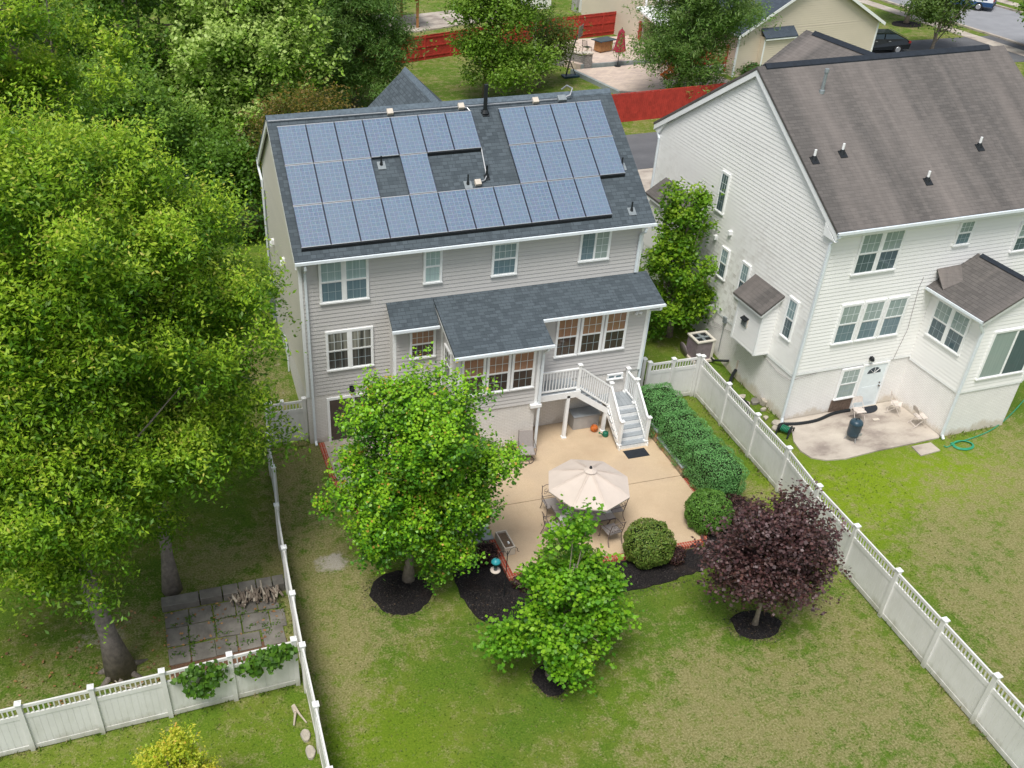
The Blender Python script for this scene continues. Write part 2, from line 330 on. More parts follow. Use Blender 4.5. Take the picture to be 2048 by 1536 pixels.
w.ext([(.003,0,7.62),(.003,8.6,7.62),(.003,RY,10.6)],(.02,0,0)); w.build('side_wall',H)['label']='smooth pale side wall under the gable'
w=MB().use('pbrick'); w.box(0,12.6,.0,8.6,-.5,2.1); w.box(4.97,7.93,-2.43,0,-.3,2.1); w.box(7.93,12.58,-1.23,0,-.3,2.1); w.build('foundation',H)
# trim
w=MB().use('white')
for (cx_,cy_,sx,sy,z0,z1) in ((0,0,-1,-1,2.1,7.6),(12.6,0,1,-1,5.5,7.6),(12.6,-1.25,1,-1,2.1,5.0),(7.95,-2.45,1,-1,2.1,4.6),(4.95,-2.45,-1,-1,2.1,4.6),(3.12,-.6,-1,-1,2.1,4.9),(4.95,-.6,0,-1,2.1,4.8)):
    w.box(cx_-.09*(sx if sx else 1),cx_+.022*sx,cy_+.022*sy,cy_+.021*sy-.001,z0,z1) if False else None
    w.box(cx_+.024*sx,cx_-.085*(sx or 1),cy_+.024*sy,cy_-.002*sy,z0,z1)
    if sx: w.box(cx_+.024*sx,cx_-.002*sx,cy_-.002*sy,cy_-.085*sy,z0,z1)
w.box(-.1,12.76,-.31,-.285,rzr(-.3)-.2,rzr(-.3)-.1)   # fascia
w.box(-.1,12.76,-.285,-.02,7.585,7.605)
for x0 in (-.15,12.76):                                   # rake boards
    w.ext([(x0,-.32,rzr(-.32)-.13),(x0,RY,RZ-.13),(x0,RY,RZ-.33),(x0,-.32,rzr(-.32)-.33)],(.06,0,0))
    w.ext([(x0,RY,RZ-.13),(x0,8.9,rzr(8.9)-.13),(x0,8.9,rzr(8.9)-.33),(x0,RY,RZ-.33)],(.06,0,0))
w.box(8.2,12.9,-1.585,-1.56,4.86,5.02); w.box(8.2,12.85,-1.56,-1.27,4.98,5.0)
w.box(4.76,8.18,-2.765,-2.74,4.50,4.66); w.box(4.8,8.15,-2.74,-2.47,4.60,4.62)
w.ext([(4.72,0,5.47),(4.72,-2.76,4.625),(4.72,-2.76,4.48),(4.72,0,5.32)],(.05,0,0))
w.ext([(8.18,-1.6,4.98),(8.18,-2.76,4.625),(8.18,-2.76,4.48),(8.18,-1.6,4.83)],(.05,0,0))
w.ext([(12.9,0,5.47),(12.9,-1.58,4.985),(12.9,-1.58,4.84),(12.9,0,5.32)],(.05,0,0))
w.ext([(3.02,0,5.49),(3.02,-.88,4.90),(3.02,-.88,4.75),(3.02,0,5.34)],(.05,0,0)); w.box(3.05,4.7,-.885,-.86,4.74,4.89)
w.box(7.7,8.12,-2.6,-2.3,1.98,2.1)
w.build('trim',H)
# roofs
r=MB().use('shingle')
x0,x1=-.15,12.82
r.ext([(x0,-.36,rzr(-.36)),(x0,RY,RZ),(x0,RY,RZ-.1),(x0,-.36,rzr(-.36)-.09)],(x1-x0,0,0))
r.ext([(x0,RY,RZ-.001),(x0,8.9,rzr(8.9)),(x0,8.9,rzr(8.9)-.1),(x0,RY,RZ-.1)],(x1-x0,0,0))
r.use('ridge'); r.ext([(x0,RY-.17,rzr(RY-.17)+.012),(x0,RY,RZ+.03),(x0,RY+.17,rzr(RY+.17)+.012),(x0,RY+.17,rzr(RY+.17)-.01),(x0,RY-.17,rzr(RY-.17)-.01)][::-1],(x1-x0,0,0))
ro=r.build('roof',H)
r=MB().use('shingle'); zs=lambda y:5.57+.306*y
r.ext([(4.70,0,zs(0)),(4.70,-2.80,zs(-2.80)),(4.70,-2.80,zs(-2.8)-.09),(4.70,0,zs(0)-.1)][::-1],(3.55,0,0))
r.ext([(8.25,0,zs(0)),(8.25,-1.64,zs(-1.64)),(8.25,-1.64,zs(-1.64)-.09),(8.25,0,zs(0)-.1)][::-1],(4.72,0,0))
r.build('roof',H)['label']='low roof over the sunroom and kitchen wing'
r=MB().use('shingle'); zb=lambda y:5.59+.68*y
r.ext([(3.0,0,zb(0)),(3.0,-.93,zb(-.93)),(3.0,-.93,zb(-.93)-.08),(3.0,0,zb(0)-.09)][::-1],(1.69,0,0)); r.build('roof',H)['label']='small roof over the bay'
r=MB().use('shingle')                                       # front cross gables seen over the ridge
gx,gz,gs=7.1,10.0,.92
for sgn in (-1,1):
    r.ext([(gx,6.0,gz),(gx+sgn*3.6,6.0,gz-3.6*gs),(gx+sgn*3.6,6.0,gz-3.6*gs-.1),(gx,6.0,gz-.1)] if sgn>0 else [(gx,6.0,gz),(gx,6.0,gz-.1),(gx+sgn*3.6,6.0,gz-3.6*gs-.1),(gx+sgn*3.6,6.0,gz-3.6*gs)],(0,6.95,0))
r.use('ridge').ext([(gx-.16,6.0,gz-.135),(gx,6.0,gz+.03),(gx+.16,6.0,gz-.135)],(0,6.97,0))
r.build('roof',H)['label']='front gable roof rising behind the ridge'
w=MB().use('siding'); w.box(3.9,10.3,8.6,12.7,.9,6.8); w.ext([(3.9,8.6,6.8),(10.3,8.6,6.8),(gx,8.6,9.7)],(0,4.1,0)); w.build('front_wing',H)
gutter(H,(-.15,-.43,rzr(-.36)-.02),(12.84,-.43,rzr(-.36)-.02)); gutter(H,(8.27,-1.71,zs(-1.64)-.01),(12.98,-1.71,zs(-1.64)-.01)); gutter(H,(4.68,-2.87,zs(-2.8)-.01),(8.27,-2.87,zs(-2.8)-.01)); gutter(H,(2.98,-1.0,zb(-.93)-.01),(4.69,-1.0,zb(-.93)-.01)); gutter(H,(-.15,8.97,rzr(8.9)-.02),(3.9,8.97,rzr(8.9)-.02))
downspout(H,[(.17,-.42,7.48),(.17,-.4,7.35),(.19,-.08,7.1),(.19,-.08,.15),(.19,-.25,.06)])
downspout(H,[(12.46,-.42,7.48),(12.46,-.4,7.35),(12.46,-.08,7.1),(12.46,-.08,5.62)])
downspout(H,[(12.82,-1.7,4.98),(12.82,-1.68,4.85),(12.67,-1.2,4.6),(12.67,-1.2,.2)])
downspout(H,[(8.05,-2.86,4.6),(8.05,-2.84,4.5),(8.03,-2.54,4.25),(8.03,-2.54,.13)])
downspout(H,[(-.12,8.95,7.9),(-.12,8.8,7.6),(-.07,8.5,7.2),(-.07,8.5,1.2)])
# windows
y0=(0,0,0)
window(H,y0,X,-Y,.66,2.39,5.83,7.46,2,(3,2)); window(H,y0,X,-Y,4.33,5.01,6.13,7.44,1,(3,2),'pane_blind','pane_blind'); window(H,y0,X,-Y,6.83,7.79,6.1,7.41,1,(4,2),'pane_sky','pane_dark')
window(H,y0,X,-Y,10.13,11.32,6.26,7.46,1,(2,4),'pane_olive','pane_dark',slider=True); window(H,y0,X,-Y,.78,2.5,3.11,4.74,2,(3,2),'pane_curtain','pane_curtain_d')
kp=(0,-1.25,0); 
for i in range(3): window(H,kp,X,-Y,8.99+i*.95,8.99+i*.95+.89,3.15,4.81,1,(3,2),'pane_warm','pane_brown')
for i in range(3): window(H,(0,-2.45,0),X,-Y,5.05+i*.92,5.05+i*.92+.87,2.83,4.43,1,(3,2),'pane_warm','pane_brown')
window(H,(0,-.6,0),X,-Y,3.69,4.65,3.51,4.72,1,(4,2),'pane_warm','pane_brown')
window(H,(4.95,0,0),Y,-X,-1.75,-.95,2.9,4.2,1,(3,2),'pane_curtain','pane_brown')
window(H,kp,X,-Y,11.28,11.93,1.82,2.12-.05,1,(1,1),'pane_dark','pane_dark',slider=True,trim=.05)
w=MB().use('white'); w.box(.7,.8,-.05,0,-.0,1.95); w.box(2.6,2.7,-.05,0,0,1.95); w.box(.8,2.6,-.05,0,1.85,1.95); w.box(1.66,1.74,-.045,0,.05,1.85); d=w.build('sliding_door',H)
w=MB().use('pane_brown'); w.box(.8,1.66,-.03,0,.05,1.85); w.box(1.74,2.6,-.03,0,.05,1.85); w.build('glass_pane',d)
# wall lamps, vents and meters
def floodlight(par,p):
    w=MB().use('white'); w.cyl((p[0],p[1],p[2]),(p[0],p[1]-.05,p[2]),.06); 
    for s in (-1,1): w.cyl((p[0],p[1]-.05,p[2]),(p[0]+s*.12,p[1]-.16,p[2]-.02),.03,.06)
    return w.build('flood_lamp',par,True)
floodlight(H,(12.13,-1.26,4.64)); 
w=MB().use('black'); w.box(1.57,1.77,-.03,0,2.12,2.36); w.lathe([(.0,.0),(.07,.02),(.08,.12),(.04,.2),(0,.21)],(1.67,-.1,2.12),10); w.build('wall_lamp',H)
w=MB().use('greymetal')
for (y,z,s,h) in ((8.2,2.0,.28,.5),(8.3,1.35,.35,.45),(7.9,2.5,.12,.9),(8.0,1.0,.2,.5)): w.box(-.06-s*.5,0,y-s/2,y+s/2,z-h/2,z+h/2)
w.tube([(-.06,8.1,2.8),(-.06,8.1,5.6),(-.06,7.9,7.0)],.03,6); w.build('electric_meter',H)
w=MB().use('gutter'); w.tube([(-.08,4.4,.6),(-.08,4.4,2.0),(-.1,4.55,2.15),(-.1,4.75,2.1),(-.08,4.8,1.7)],.03,6); w.build('vent_pipe',H)
for (yy,zz) in ((6.6,5.35),(3.6,5.9)):
    w=MB().use('white'); w.box(-.12,0,yy-.1,yy+.1,zz-.1,zz+.1); w.lathe([(.09,-.16),(.07,.0)],(-.1,yy,zz),8); w.build('vent_hood',H)
# roof pipes
ns=Vector((0,-RS,1)).normalized()
def pipe(x,y,h,rad,boot=.14,mat='black',plate=True):
    w=MB().use(mat); z=rzr(y); w.cyl((x,y,z-.05),(x,y,z+h),rad,rad,10)
    w.use('greymetal' if plate else 'black'); T=Matrix.Translation((x,y-.02,z+.014))@Matrix.Rotation(math.atan(RS),4,'X'); w.box(-boot,boot,-boot*1.3,boot,-.005,.005,T); w.use('black'); w.lathe([(rad*2.2,0),(rad*1.3,.12)],(x,y,z),10)
    return w.build('vent_pipe',H,False)
pipe(7.74,4.01,1.0,.075,.13,plate=False)['label']='tall black flue'
pipe(3.49,2.5,.32,.03); pipe(6.37,1.56,.36,.03); pipe(7.12,1.75,.42,.04,.1,plate=False); pipe(12.25,1.66,.34,.03); pipe(12.05,.1,.34,.03)
w=MB().use('alu')
def rt(x,y,o=.07): q=Vector((x,y,rzr(y)))+ns*o; return tuple(q)
w.tube([rt(-.12,4.3),rt(4.24,4.27),rt(10.6,4.25)],.022,6); w.tube([rt(6.95,4.22),rt(7.1,4.2),rt(7.18,4.05),rt(7.2,2.75),rt(7.12,1.95),rt(7.1,1.75),rt(7.0,1.62),rt(6.8,1.57)],.024,6)
w.tube([rt(10.85,4.27,.09),rt(11.1,4.3,.16),rt(11.2,4.45,.3),(11.12,4.62,RZ+.22),(10.98,4.75,RZ+.05)],.03,6); w.build('conduit',H)
for (x,y,s) in ((4.24,4.27,.11),(6.89,4.27,.11),(9.75,4.26,.11),(6.72,1.55,.11)):
    w=MB().use('planter'); T=Matrix.Translation(rt(x,y,.07))@Matrix.Rotation(math.atan(RS),4,'X'); w.box(-s,s,-s,s,-.06,.07,T); w.build('junction_box',H,bevel=.01)
w=MB().use('greymetal'); T=Matrix.Translation(rt(10.78,4.25,.07))@Matrix.Rotation(math.atan(RS),4,'X'); w.box(-.16,.16,-.12,.12,-.05,.08,T); w.build('junction_box',H,bevel=.01)
# ------------------------------------------------------------------ solar panels
PWD,PS=1.01,1.6377; th=.59455
ords=['first','second','third','fourth','fifth','sixth','seventh','eighth','ninth','tenth','eleventh']
rows=[[0,1,2,3,4,5,6,8,9,10,11],[0,1,2,4,8,9,10,11],list(range(11))]
rl=['top row','middle row','bottom row']; proto=None
for j,row in enumerate(rows):
    for k,i in enumerate(row):
        o=(.14+i*PWD,4.0-j*PS*math.cos(th),10.75-j*PS*math.sin(th))
        lab='blue solar panel, %s from the left in the %s on the roof'%(ords[k],rl[j])
        if j==1 and i==4: lab='blue solar panel standing alone between two gaps in the middle row'
        if proto is None:
            t=thing('solar_panel',lab,'solar panel',o,0,'solar panels on the charcoal roof'); t.rotation_euler=(th,0,0); proto=t
            fw,fh=PWD-.022,PS-.022; f=MB().use('alu')
            f.box(.011,.011+fw,-fh-.011,-fh+.007,-.04,0); f.box(.011,.011+fw,-.036,-.011,-.04,0); f.use('alu_dark'); f.box(.011,.027,-fh+.007,-.036,-.04,0); f.box(fw-.005,fw+.011,-fh+.007,-.036,-.04,0); f.build('frame',t)
            c=MB().use('solar'); c.box(.027,fw-.005,-fh+.007,-.036,-.03,-.003); c.build('cell_face',t)
            b=MB().use('alu'); b.box(.2,.25,-fh+.1,-.1,-.1,-.041); b.box(.76,.81,-fh+.1,-.1,-.1,-.041); b.build('mounting_rail',t)
        else:
            t=copy_tree(proto); t.location=o; t['label']=lab
# black strips closing the gap under the lowest edge
for (a,b,j,nm) in ((0,11,3,'black skirt along the lowest row of solar panels'),(5,7,1,'black skirt under the top row beside the lone solar panel'),(11,12,2,'black skirt under the end panel near the right rake')):
    s=MB().use('black'); y=4.0-j*PS*math.cos(th); z=10.75-j*PS*math.sin(th)
    s.ext([(.14+a*PWD,y-.005,z-.02),(.14+a*PWD,y-.03,z-.03),(.14+a*PWD,y+.01,z-.17),(.14+a*PWD,y+.03,z-.15)],((b-a)*PWD-.03,0,0))
    s.build('panel_skirt',H)  # plain black strip under the panel edge
# ------------------------------------------------------------------ deck with stairs
PZ=.12
D=thing('deck','white and grey raised deck with stairs turning down to the patio','deck',(10.2,-2.2,PZ)); DO=Vector((10.2,-2.2,PZ))
class LB(MB):
    def build(s,name,parent=None,smooth=False,bevel=0):
        o=Vector(s.off); s.v=[tuple(Vector(p)-o) for p in s.v]; return super().build(name,parent,smooth,bevel)
def DB(m): q=LB(); q.off=DO; return q.use(m)
def boards(x0,x1,y0,y1,z,par,name,n,along='x',t=.03):
    q=DB('deck')
    for i in range(n):
        if along=='x': a=y0+(y1-y0)*i/n; b=y0+(y1-y0)*(i+1)/n; q.box(x0,x1,a+.004,b-.004,z-t,z)
        else: a=x0+(x1-x0)*i/n; b=x0+(x1-x0)*(i+1)/n; q.box(a+.004,b-.004,y0,y1,z-t,z)
    return q.build(name,par)
ZD,ZL=2.2,1.2
boards(8.05,9.75,-2.22,-1.28,ZD,D,'platform',7); boards(11.0,12.16,-2.2,-1.28,ZL,D,'landing',7,'y')
q=DB('white'); q.box(8.03,9.78,-2.25,-2.22,ZD-.26,ZD-.005); q.box(9.75,9.78,-2.22,-1.28,ZD-.26,ZD-.04); q.box(10.97,12.19,-1.3,-1.28,ZL-.2,ZL-.04); q.box(12.16,12.19,-2.2,-1.3,ZL-.22,ZL); q.build('fascia',D)
for i in range(5):
    xa=9.75+i*.25; z=ZD-.2*(i+1)
    if i<4: boards(xa-.02,xa+.26,-2.2,-1.3,z,D,'tread',2,'y')
    q=DB('white'); q.box(xa-.002,xa+.014,-2.19,-1.31,z+.001,z+.168); q.build('riser',D)
q=DB('white'); q.ext([(9.6,-2.24,ZD-.26),(9.78,-2.24,ZD-.12),(11.0,-2.24,ZL-.02),(11.0,-2.24,ZL-.28)][::-1],(0,.035,0)); q.build('stringer',D)
for i in range(6):
    ya=-2.2-i*.25; z=ZL-.18*(i+1)
    if i<5: boards(10.98,12.18,ya-.26,ya+.02,z,D,'tread',2)
    q=DB('white'); q.box(11.0,12.16,ya-.012,ya+.002,z+.001,z+.148); q.build('riser',D)
for xs in (10.99,12.14):
    q=DB('white'); q.ext([(xs,-2.2,ZL-.03),(xs,-2.2,ZL-.33),(xs,-3.42,PZ),(xs,-3.52,PZ),(xs,-3.52,.26)],(.03,0,0)); q.build('stringer',D)
def post(x,y,z0,z1,base=True):
    q=DB('white'); q.box(x-.05,x+.05,y-.05,y+.05,z0,z1)
    if base: q.box(x-.075,x+.075,y-.075,y+.075,z0,z0+.05)
    o=q.build('post',D); q=DB('white'); q.box(x-.08,x+.08,y-.08,y+.08,z1,z1+.03); q.add([(x-.07,y-.07,z1+.03),(x+.07,y-.07,z1+.03),(x+.07,y+.07,z1+.03),(x-.07,y+.07,z1+.03),(x,y,z1+.07)],[(0,1,4),(1,2,4),(2,3,4),(3,0,4)]); q.build('post_cap',o); return o
def railing(a,b):
    a=Vector(a); b=Vector(b); q=DB('white'); U=Vector((0,0,1)); q.bar(a+U*.92,b+U*.92,.07,.05); q.bar(a+U*.1,b+U*.1,.05,.06)
    n=max(2,int((b-a).length/.115))
    for i in range(1,n):
        p=a.lerp(b,i/n); q.box(p.x-.016,p.x+.016,p.y-.016,p.y+.016,p.z+.12,p.z+.9)
    return q.build('railing',D)
for (x,y,z) in ((8.14,-2.16,ZD),(9.68,-2.16,ZD),(12.1,-1.36,ZL),(12.1,-2.15,ZL),(11.05,-2.15,ZL)): post(x,y,z,z+1.06)
for (x,y) in ((11.02,-3.4),(12.1,-3.4)): post(x,y,.3,1.36)
railing((8.19,-2.16,ZD),(9.63,-2.16,ZD)); railing((9.73,-2.16,ZD),(11.0,-2.16,ZL)); railing((12.1,-1.41,ZL),(12.1,-2.1,ZL)); railing((12.1,-2.2,ZL),(12.1,-3.35,.3)); railing((11.04,-2.2,ZL),(11.02,-3.35,.3))
for (x,y,zt) in ((9.32,-2.19,ZD-.26),(10.93,-2.17,ZL-.3)):
    q=DB('white'); q.box(x-.06,x+.06,y-.06,y+.06,PZ,zt+.1); q.box(x-.09,x+.09,y-.09,y+.09,PZ,PZ+.06); q.build('support_post',D)
B=thing('storage_box','grey storage box with a lid tucked under the deck stairs','storage box',(10.35,-1.58,PZ))
q=MB().use('boxgrey'); q.box(-.5,.55,-.26,.26,0,.56); q.build('body',B,bevel=.01); q=MB().use('deck'); q.box(-.53,.58,-.29,.28,.56,.63); q.build('lid',B,bevel=.012)
P_=thing('bucket','small orange bucket with a wire handle beside the storage box','bucket',(10.62,-2.08,PZ))
q=MB().use('orange'); q.lathe([(.09,0),(.14,.06),(.15,.14),(.12,.22),(.1,.24),(.09,.24),(.1,.2)],n=14); q.use('black'); q.box(-.05,-.02,-.152,-.13,.12,.16); q.box(.03,.06,-.152,-.13,.12,.16); q.build('pail',P_,True)
q=MB().use('black'); q.tube([(-.11,0,.22),(-.08,0,.33),(0,0,.37),(.08,0,.33),(.11,0,.22)],.007,6); q.build('handle',P_)
P_=thing('watering_can','green watering can on the patio against the lower stair flight','watering can',(10.9,-2.5,PZ))
q=MB().use('green'); q.lathe([(.1,0),(.11,.02),(.11,.17),(.07,.2)],n=12); q.build('can',P_,True); q=MB().use('green'); q.cyl((-.08,0,.06),(-.26,-.05,.22),.025,.02); q.cyl((-.26,-.05,.22),(-.29,-.06,.24),.02,.045); q.build('spout',P_); q=MB().use('green'); q.tube([(-.05,0,.19),(0,0,.28),(.09,0,.25),(.11,0,.08)],.012,6); q.build('handle',P_)
# ================================================================== neighbour house
NA=.024634; NO=(18.027,-3.196,0.0)
N=thing('house','cream white neighbouring house with weathered brown roof and stained siding','house',NO,NA)
NR=.61; NRY,NRZ=5.9,11.9
def nz(v): return NRZ-abs(NRY-v)*NR
w=MB().use('nsiding')
w.box(.003,10.6,.003,12.147,2.1,7.76)
lap(w,(0,0,0),X,0,10.6,2.2,7.76,-Y,gap=.016,d=.02); w.ext([(10.6,0,7.76),(10.6,12.15,7.76),(10.6,NRY,11.5)],(-.02,0,0)); w.build('siding',N); w=MB().use('nsiding_l'); lap(w,(0,0,0),Y,0,12.15,2.1,7.76,-X,gap=.016,d=.02)
ngc=lambda z:(NRY-(NRZ-.16-z)/NR,NRY+(NRZ-.16-z)/NR)
lap(w,(0,0,0),Y,0,12.15,7.76,11.6,-X,clip=ngc,gap=.016,d=.02); w.ext([(.003,0,7.76),(.003,12.15,7.76),(.003,NRY,11.5)],(.02,0,0))
w.build('siding',N)['label']='side wall siding with grey mildew streaks'; w=MB().use('nsiding'); w.box(5.203,8.097,-2.597,0,2.05,5.1); lap(w,(0,-2.6,0),X,5.2,8.1,2.05,5.1,-Y,gap=.016,d=.02); lap(w,(5.2,0,0),Y,-2.6,0,2.05,5.1,-X,gap=.016,d=.02)
w.ext([(5.2,-2.598,5.1),(8.1,-2.598,5.1),(6.65,-2.598,6.0)],(0,.02,0)); lap(w,(0,-2.6,0),X,5.2,8.1,5.1,5.98,-Y,clip=lambda z:(6.65-(6.06-z)/.58,6.65+(6.06-z)/.58))
w.build('siding',N)
w=MB().use('foundation'); w.box(.01,10.6,.02,12.15,-.4,2.1); w.box(5.22,8.08,-2.58,.02,-.3,2.05); w.build('foundation',N)
w=MB().use('nsiding'); lap(w,(-.65,0,0),Y,1.7,3.3,2.13,4.1,-X); lap(w,(0,1.7,0),X,-.65,0,2.13,4.1,-Y); w.box(-.647,0,1.703,3.3,2.13,4.1)
w.ext([(-.65,1.702,4.1),(0,1.702,4.1),(0,1.702,4.55)],(0,.02,0)); bay=w.build('side_bay',N)
w=MB().use('nshingle'); w.ext([(-.86,1.55,4.03),(-.02,1.55,4.69),(-.02,1.55,4.61),(-.86,1.55,3.95)][::-1],(0,1.95,0)); w.build('bay_roof',bay)
w=MB().use('white'); w.box(-.84,-.82,1.57,3.48,3.87,3.97); w.ext([(-.82,1.57,3.96),(-.03,1.57,4.6),(-.03,1.57,4.5),(-.82,1.57,3.86)][::-1],(0,.03,0))
for (a,b) in ((1.7,1),(3.3,-1)): w.box(-.68,-.6,a-.02*b,a+.07*b,2.1,4.0)
w.box(-.66,0,1.68,3.3,2.1,2.13); w.build('trim',bay)
w=MB().use('planter'); w.box(-.7,-.65,2.45,2.8,2.95,3.3); w.use('greymetal')
for i in range(6): w.box(-.74,-.7,2.47+i*.055,2.5+i*.055,2.97,3.2)
w.use('black').ext([(-.65,2.45,3.34),(-.82,2.45,3.26),(-.82,2.45,3.23),(-.65,2.45,3.30)],(0,.35,0)); w.build('vent_grille',bay)
w=MB().use('white')
w.box(-.03,.09,-.03,-.002,2.2,7.7); w.box(-.03,-.002,-.002,.09,2.1,7.7); w.box(5.17,5.28,-2.63,-2.602,2.05,5.05); w.box(5.17,5.198,-2.602,-2.52,2.05,5.05); w.box(8.0,8.12,-2.63,-2.602,2.05,5.05)
w.box(-.12,10.75,-.34,-.31,7.82,8.0); w.box(-.12,10.75,-.31,-.02,7.79,7.81); 
for x0 in (-.16,10.75):
    w.ext([(x0,-.35,nz(-.35)-.12),(x0,NRY,NRZ-.12),(x0,NRY,NRZ-.34),(x0,-.35,nz(-.35)-.34)],(.05,0,0)); w.ext([(x0,NRY,NRZ-.12),(x0,12.45,nz(12.45)-.12),(x0,12.45,nz(12.45)-.34),(x0,NRY,NRZ-.34)],(.05,0,0))
w.ext([(-.16,-.35,7.68),(-.16,.35,8.15),(-.16,.3,7.7)],(.16,0,0)); w.ext([(-.11,12.45,7.55),(-.11,12.1,7.5),(-.11,11.6,8.1),(-.11,12.45,7.7)],(.11,0,0))
w.box(-.02,10.6,-.025,-.002,2.1,2.2); w.box(-.02,-.002,.09,12.15,2.0,2.1); w.box(5.18,8.1,-2.62,-2.602,1.98,2.06); w.box(5.18,5.198,-2.602,-.03,1.98,2.06)
w.ext([(4.85,-2.8,5.12),(6.65,-2.8,6.14),(6.65,-2.8,6.0),(4.85,-2.8,4.98)][::-1],(0,.03,0)); w.ext([(8.45,-2.8,5.12),(6.65,-2.8,6.14),(6.65,-2.8,6.0),(8.45,-2.8,4.98)],(0,.03,0))
w.box(4.86,4.88,-2.78,-.02,5.0,5.12); w.box(4.88,5.2,-2.78,-.02,5.07,5.09); w.build('trim',N)
r=MB().use('nshingle'); r.ext([(-.18,-.38,nz(-.38)),(-.18,NRY,NRZ),(-.18,NRY,NRZ-.1),(-.18,-.38,nz(-.38)-.1)],(11.0,0,0)); r.ext([(-.18,NRY,NRZ-.001),(-.18,12.5,nz(12.5)),(-.18,12.5,nz(12.5)-.1),(-.18,NRY,NRZ-.1)],(11.0,0,0))
r.use('ridgevent'); r.ext([(.15,NRY-.16,nz(NRY-.16)+.05),(.15,NRY,NRZ+.09),(.15,NRY+.16,nz(NRY+.16)+.05),(.15,NRY+.16,nz(NRY+.16)),(.15,NRY-.16,nz(NRY-.16))][::-1],(9.9,0,0)); r.build('roof',N)
r=MB().use('nshingle'); fz=11.05
for s in (-1,1):
    q=[(7.45,6.6,fz),(7.45+s*4.6,6.6,fz-4.6*.72),(7.45+s*4.6,6.6,fz-4.6*.72-.1),(7.45,6.6,fz-.1)]; r.ext(q if s>0 else q[::-1],(0,6.9,0))
r.use('ridgevent'); r.ext([(7.3,6.6,fz-.06),(7.45,6.6,fz+.09),(7.6,6.6,fz-.06)],(0,6.3,0)); r.build('roof',N)['label']='front gable roof with dark ridge vent beyond the main ridge'
w=MB().use('nsiding'); w.box(3.5,10.55,12.15,13.2,1,7.5); w.ext([(3.5,12.15,7.5),(10.55,12.15,7.5),(7.45,12.15,10.7)],(0,1.1,0)); w.build('front_wing',N)
r=MB().use('nshingle'); 
for s in (-1,1):
    q=[(6.65,-2.84,6.26),(6.65+s*1.85,-2.84,6.26-1.85*.58),(6.65+s*1.85,-2.84,6.18-1.85*.58),(6.65,-2.84,6.18)]; r.ext(q if s>0 else q[::-1],(0,2.83,0))
r.use('ridgevent'); r.ext([(6.53,-2.5,6.24),(6.65,-2.5,6.34),(6.77,-2.5,6.24)],(0,2.3,0)); r.use('nshingle').ext([(5.0,-.02,5.86),(6.6,-.02,5.93),(5.6,-.75,5.64),(4.95,-.62,5.32)][::-1],(0,0,-.05)); r.build('roof',N)['label']='gable roof over the rear bump out'
r=MB().use('nshingle'); r.ext([(-.95,8.2,5.3),(-.02,8.2,5.88),(-.02,8.2,5.8),(-.95,8.2,5.22)][::-1],(0,2.8,0)); r.use('white').box(-.93,-.9,8.22,10.98,5.12,5.22); r.use('nsiding').box(-.8,0,8.4,10.8,3.0,5.2); r.build('side_porch',N)
w=MB().use('white'); 
gutter(N,(-.18,-.44,nz(-.38)-.02),(10.8,-.44,nz(-.38)-.02)); gutter(N,(4.78,-2.84,5.18),(4.78,-.05,5.18)); gutter(N,(-.1,12.52,7.84),(3.4,12.52,7.84))
downspout(N,[(-.1,-.44,7.9),(-.08,-.3,7.75),(-.07,-.09,7.5),(-.07,-.09,.25),(-.12,-.2,.08)]); downspout(N,[(4.8,-2.75,5.1),(4.85,-2.75,4.95),(5.14,-2.68,4.6),(5.14,-2.68,.2),(5.16,-2.8,.06)]); downspout(N,[(-.05,12.4,7.75),(-.08,12.0,7.3),(-.08,12.0,1.1)])
LX=(0,0,0)
window(N,LX,Y,-X,6.33,6.93,5.97,7.65,1,(3,2),'pane_deep','pane_deep'); window(N,LX,Y,-X,5.34,5.92,3.49,4.83,1,(3,2),'pane_sky','pane_deep'); window(N,LX,Y,-X,3.84,4.42,3.25,4.85,1,(3,2),'pane_sky','pane_deep'); window(N,LX,Y,-X,.67,1.26,3.2,4.86,1,(3,2),'pane_sky','pane_deep')
window(N,LX,X,-Y,1.2,3.03,6.1,7.74,2,(3,2),'pane_olive','pane_deep'); window(N,LX,X,-Y,5.3,6.0,6.7,7.72,1,(3,2),'pane_olive','pane_dark'); window(N,LX,X,-Y,8.1,9.0,6.1,7.3,1,(3,2),'pane_olive','pane_deep')
for i in range(3): window(N,LX,X,-Y,1.24+i*.995,2.16+i*.995,3.25,4.93,1,(3,2),'pane_olive','pane_dark')
window(N,LX,X,-Y,2.15,3.05,.62,2.04,1,(3,2),'pane_olive','pane_olive'); window(N,(5.2,0,0),Y,-X,-2.08,-.38,3.3,4.88,2,(3,2),'pane_olive','pane_deep')
window(N,(0,-2.6,0),X,-Y,5.75,7.85,2.5,4.53,1,(1,1),'pane_deep','pane_olive',slider=True)
w=MB().use('sidelit'); w.box(2.1,3.05,-.03,.0,.02,.6); w.build('lower_panel',N)
w=MB().use('white'); w.box(3.08,3.17,-.06,.0,.02,2.08); w.box(4.2,4.29,-.06,0,.02,2.08); w.box(3.17,4.2,-.06,0,2.0,2.08); w.box(3.1,4.28,-.09,0,.0,.03); fr_=w.build('door_frame',N)
w=MB().use('door'); w.box(3.17,4.2,-.035,0,.04,2.0); w.box(3.3,4.07,-.042,-.035,.2,1.0); dd=w.build('door',N,bevel=.005)
w=MB().use('pane_deep' if False else 'glass'); w.ext([(3.68+.3*math.cos(a),-.045,1.62+.26*math.sin(a)) for a in [i*PI/10 for i in range(11)]],(0,.008,0)); fl=w.build('fan_light',dd)
w=MB().use('white')
for a in (.25,.5,.75): w.bar((3.68,-.05,1.62),(3.68+.3*math.cos(a*PI),-.05,1.62+.26*math.sin(a*PI)),.025,.01)
w.build('glazing_bar',fl)
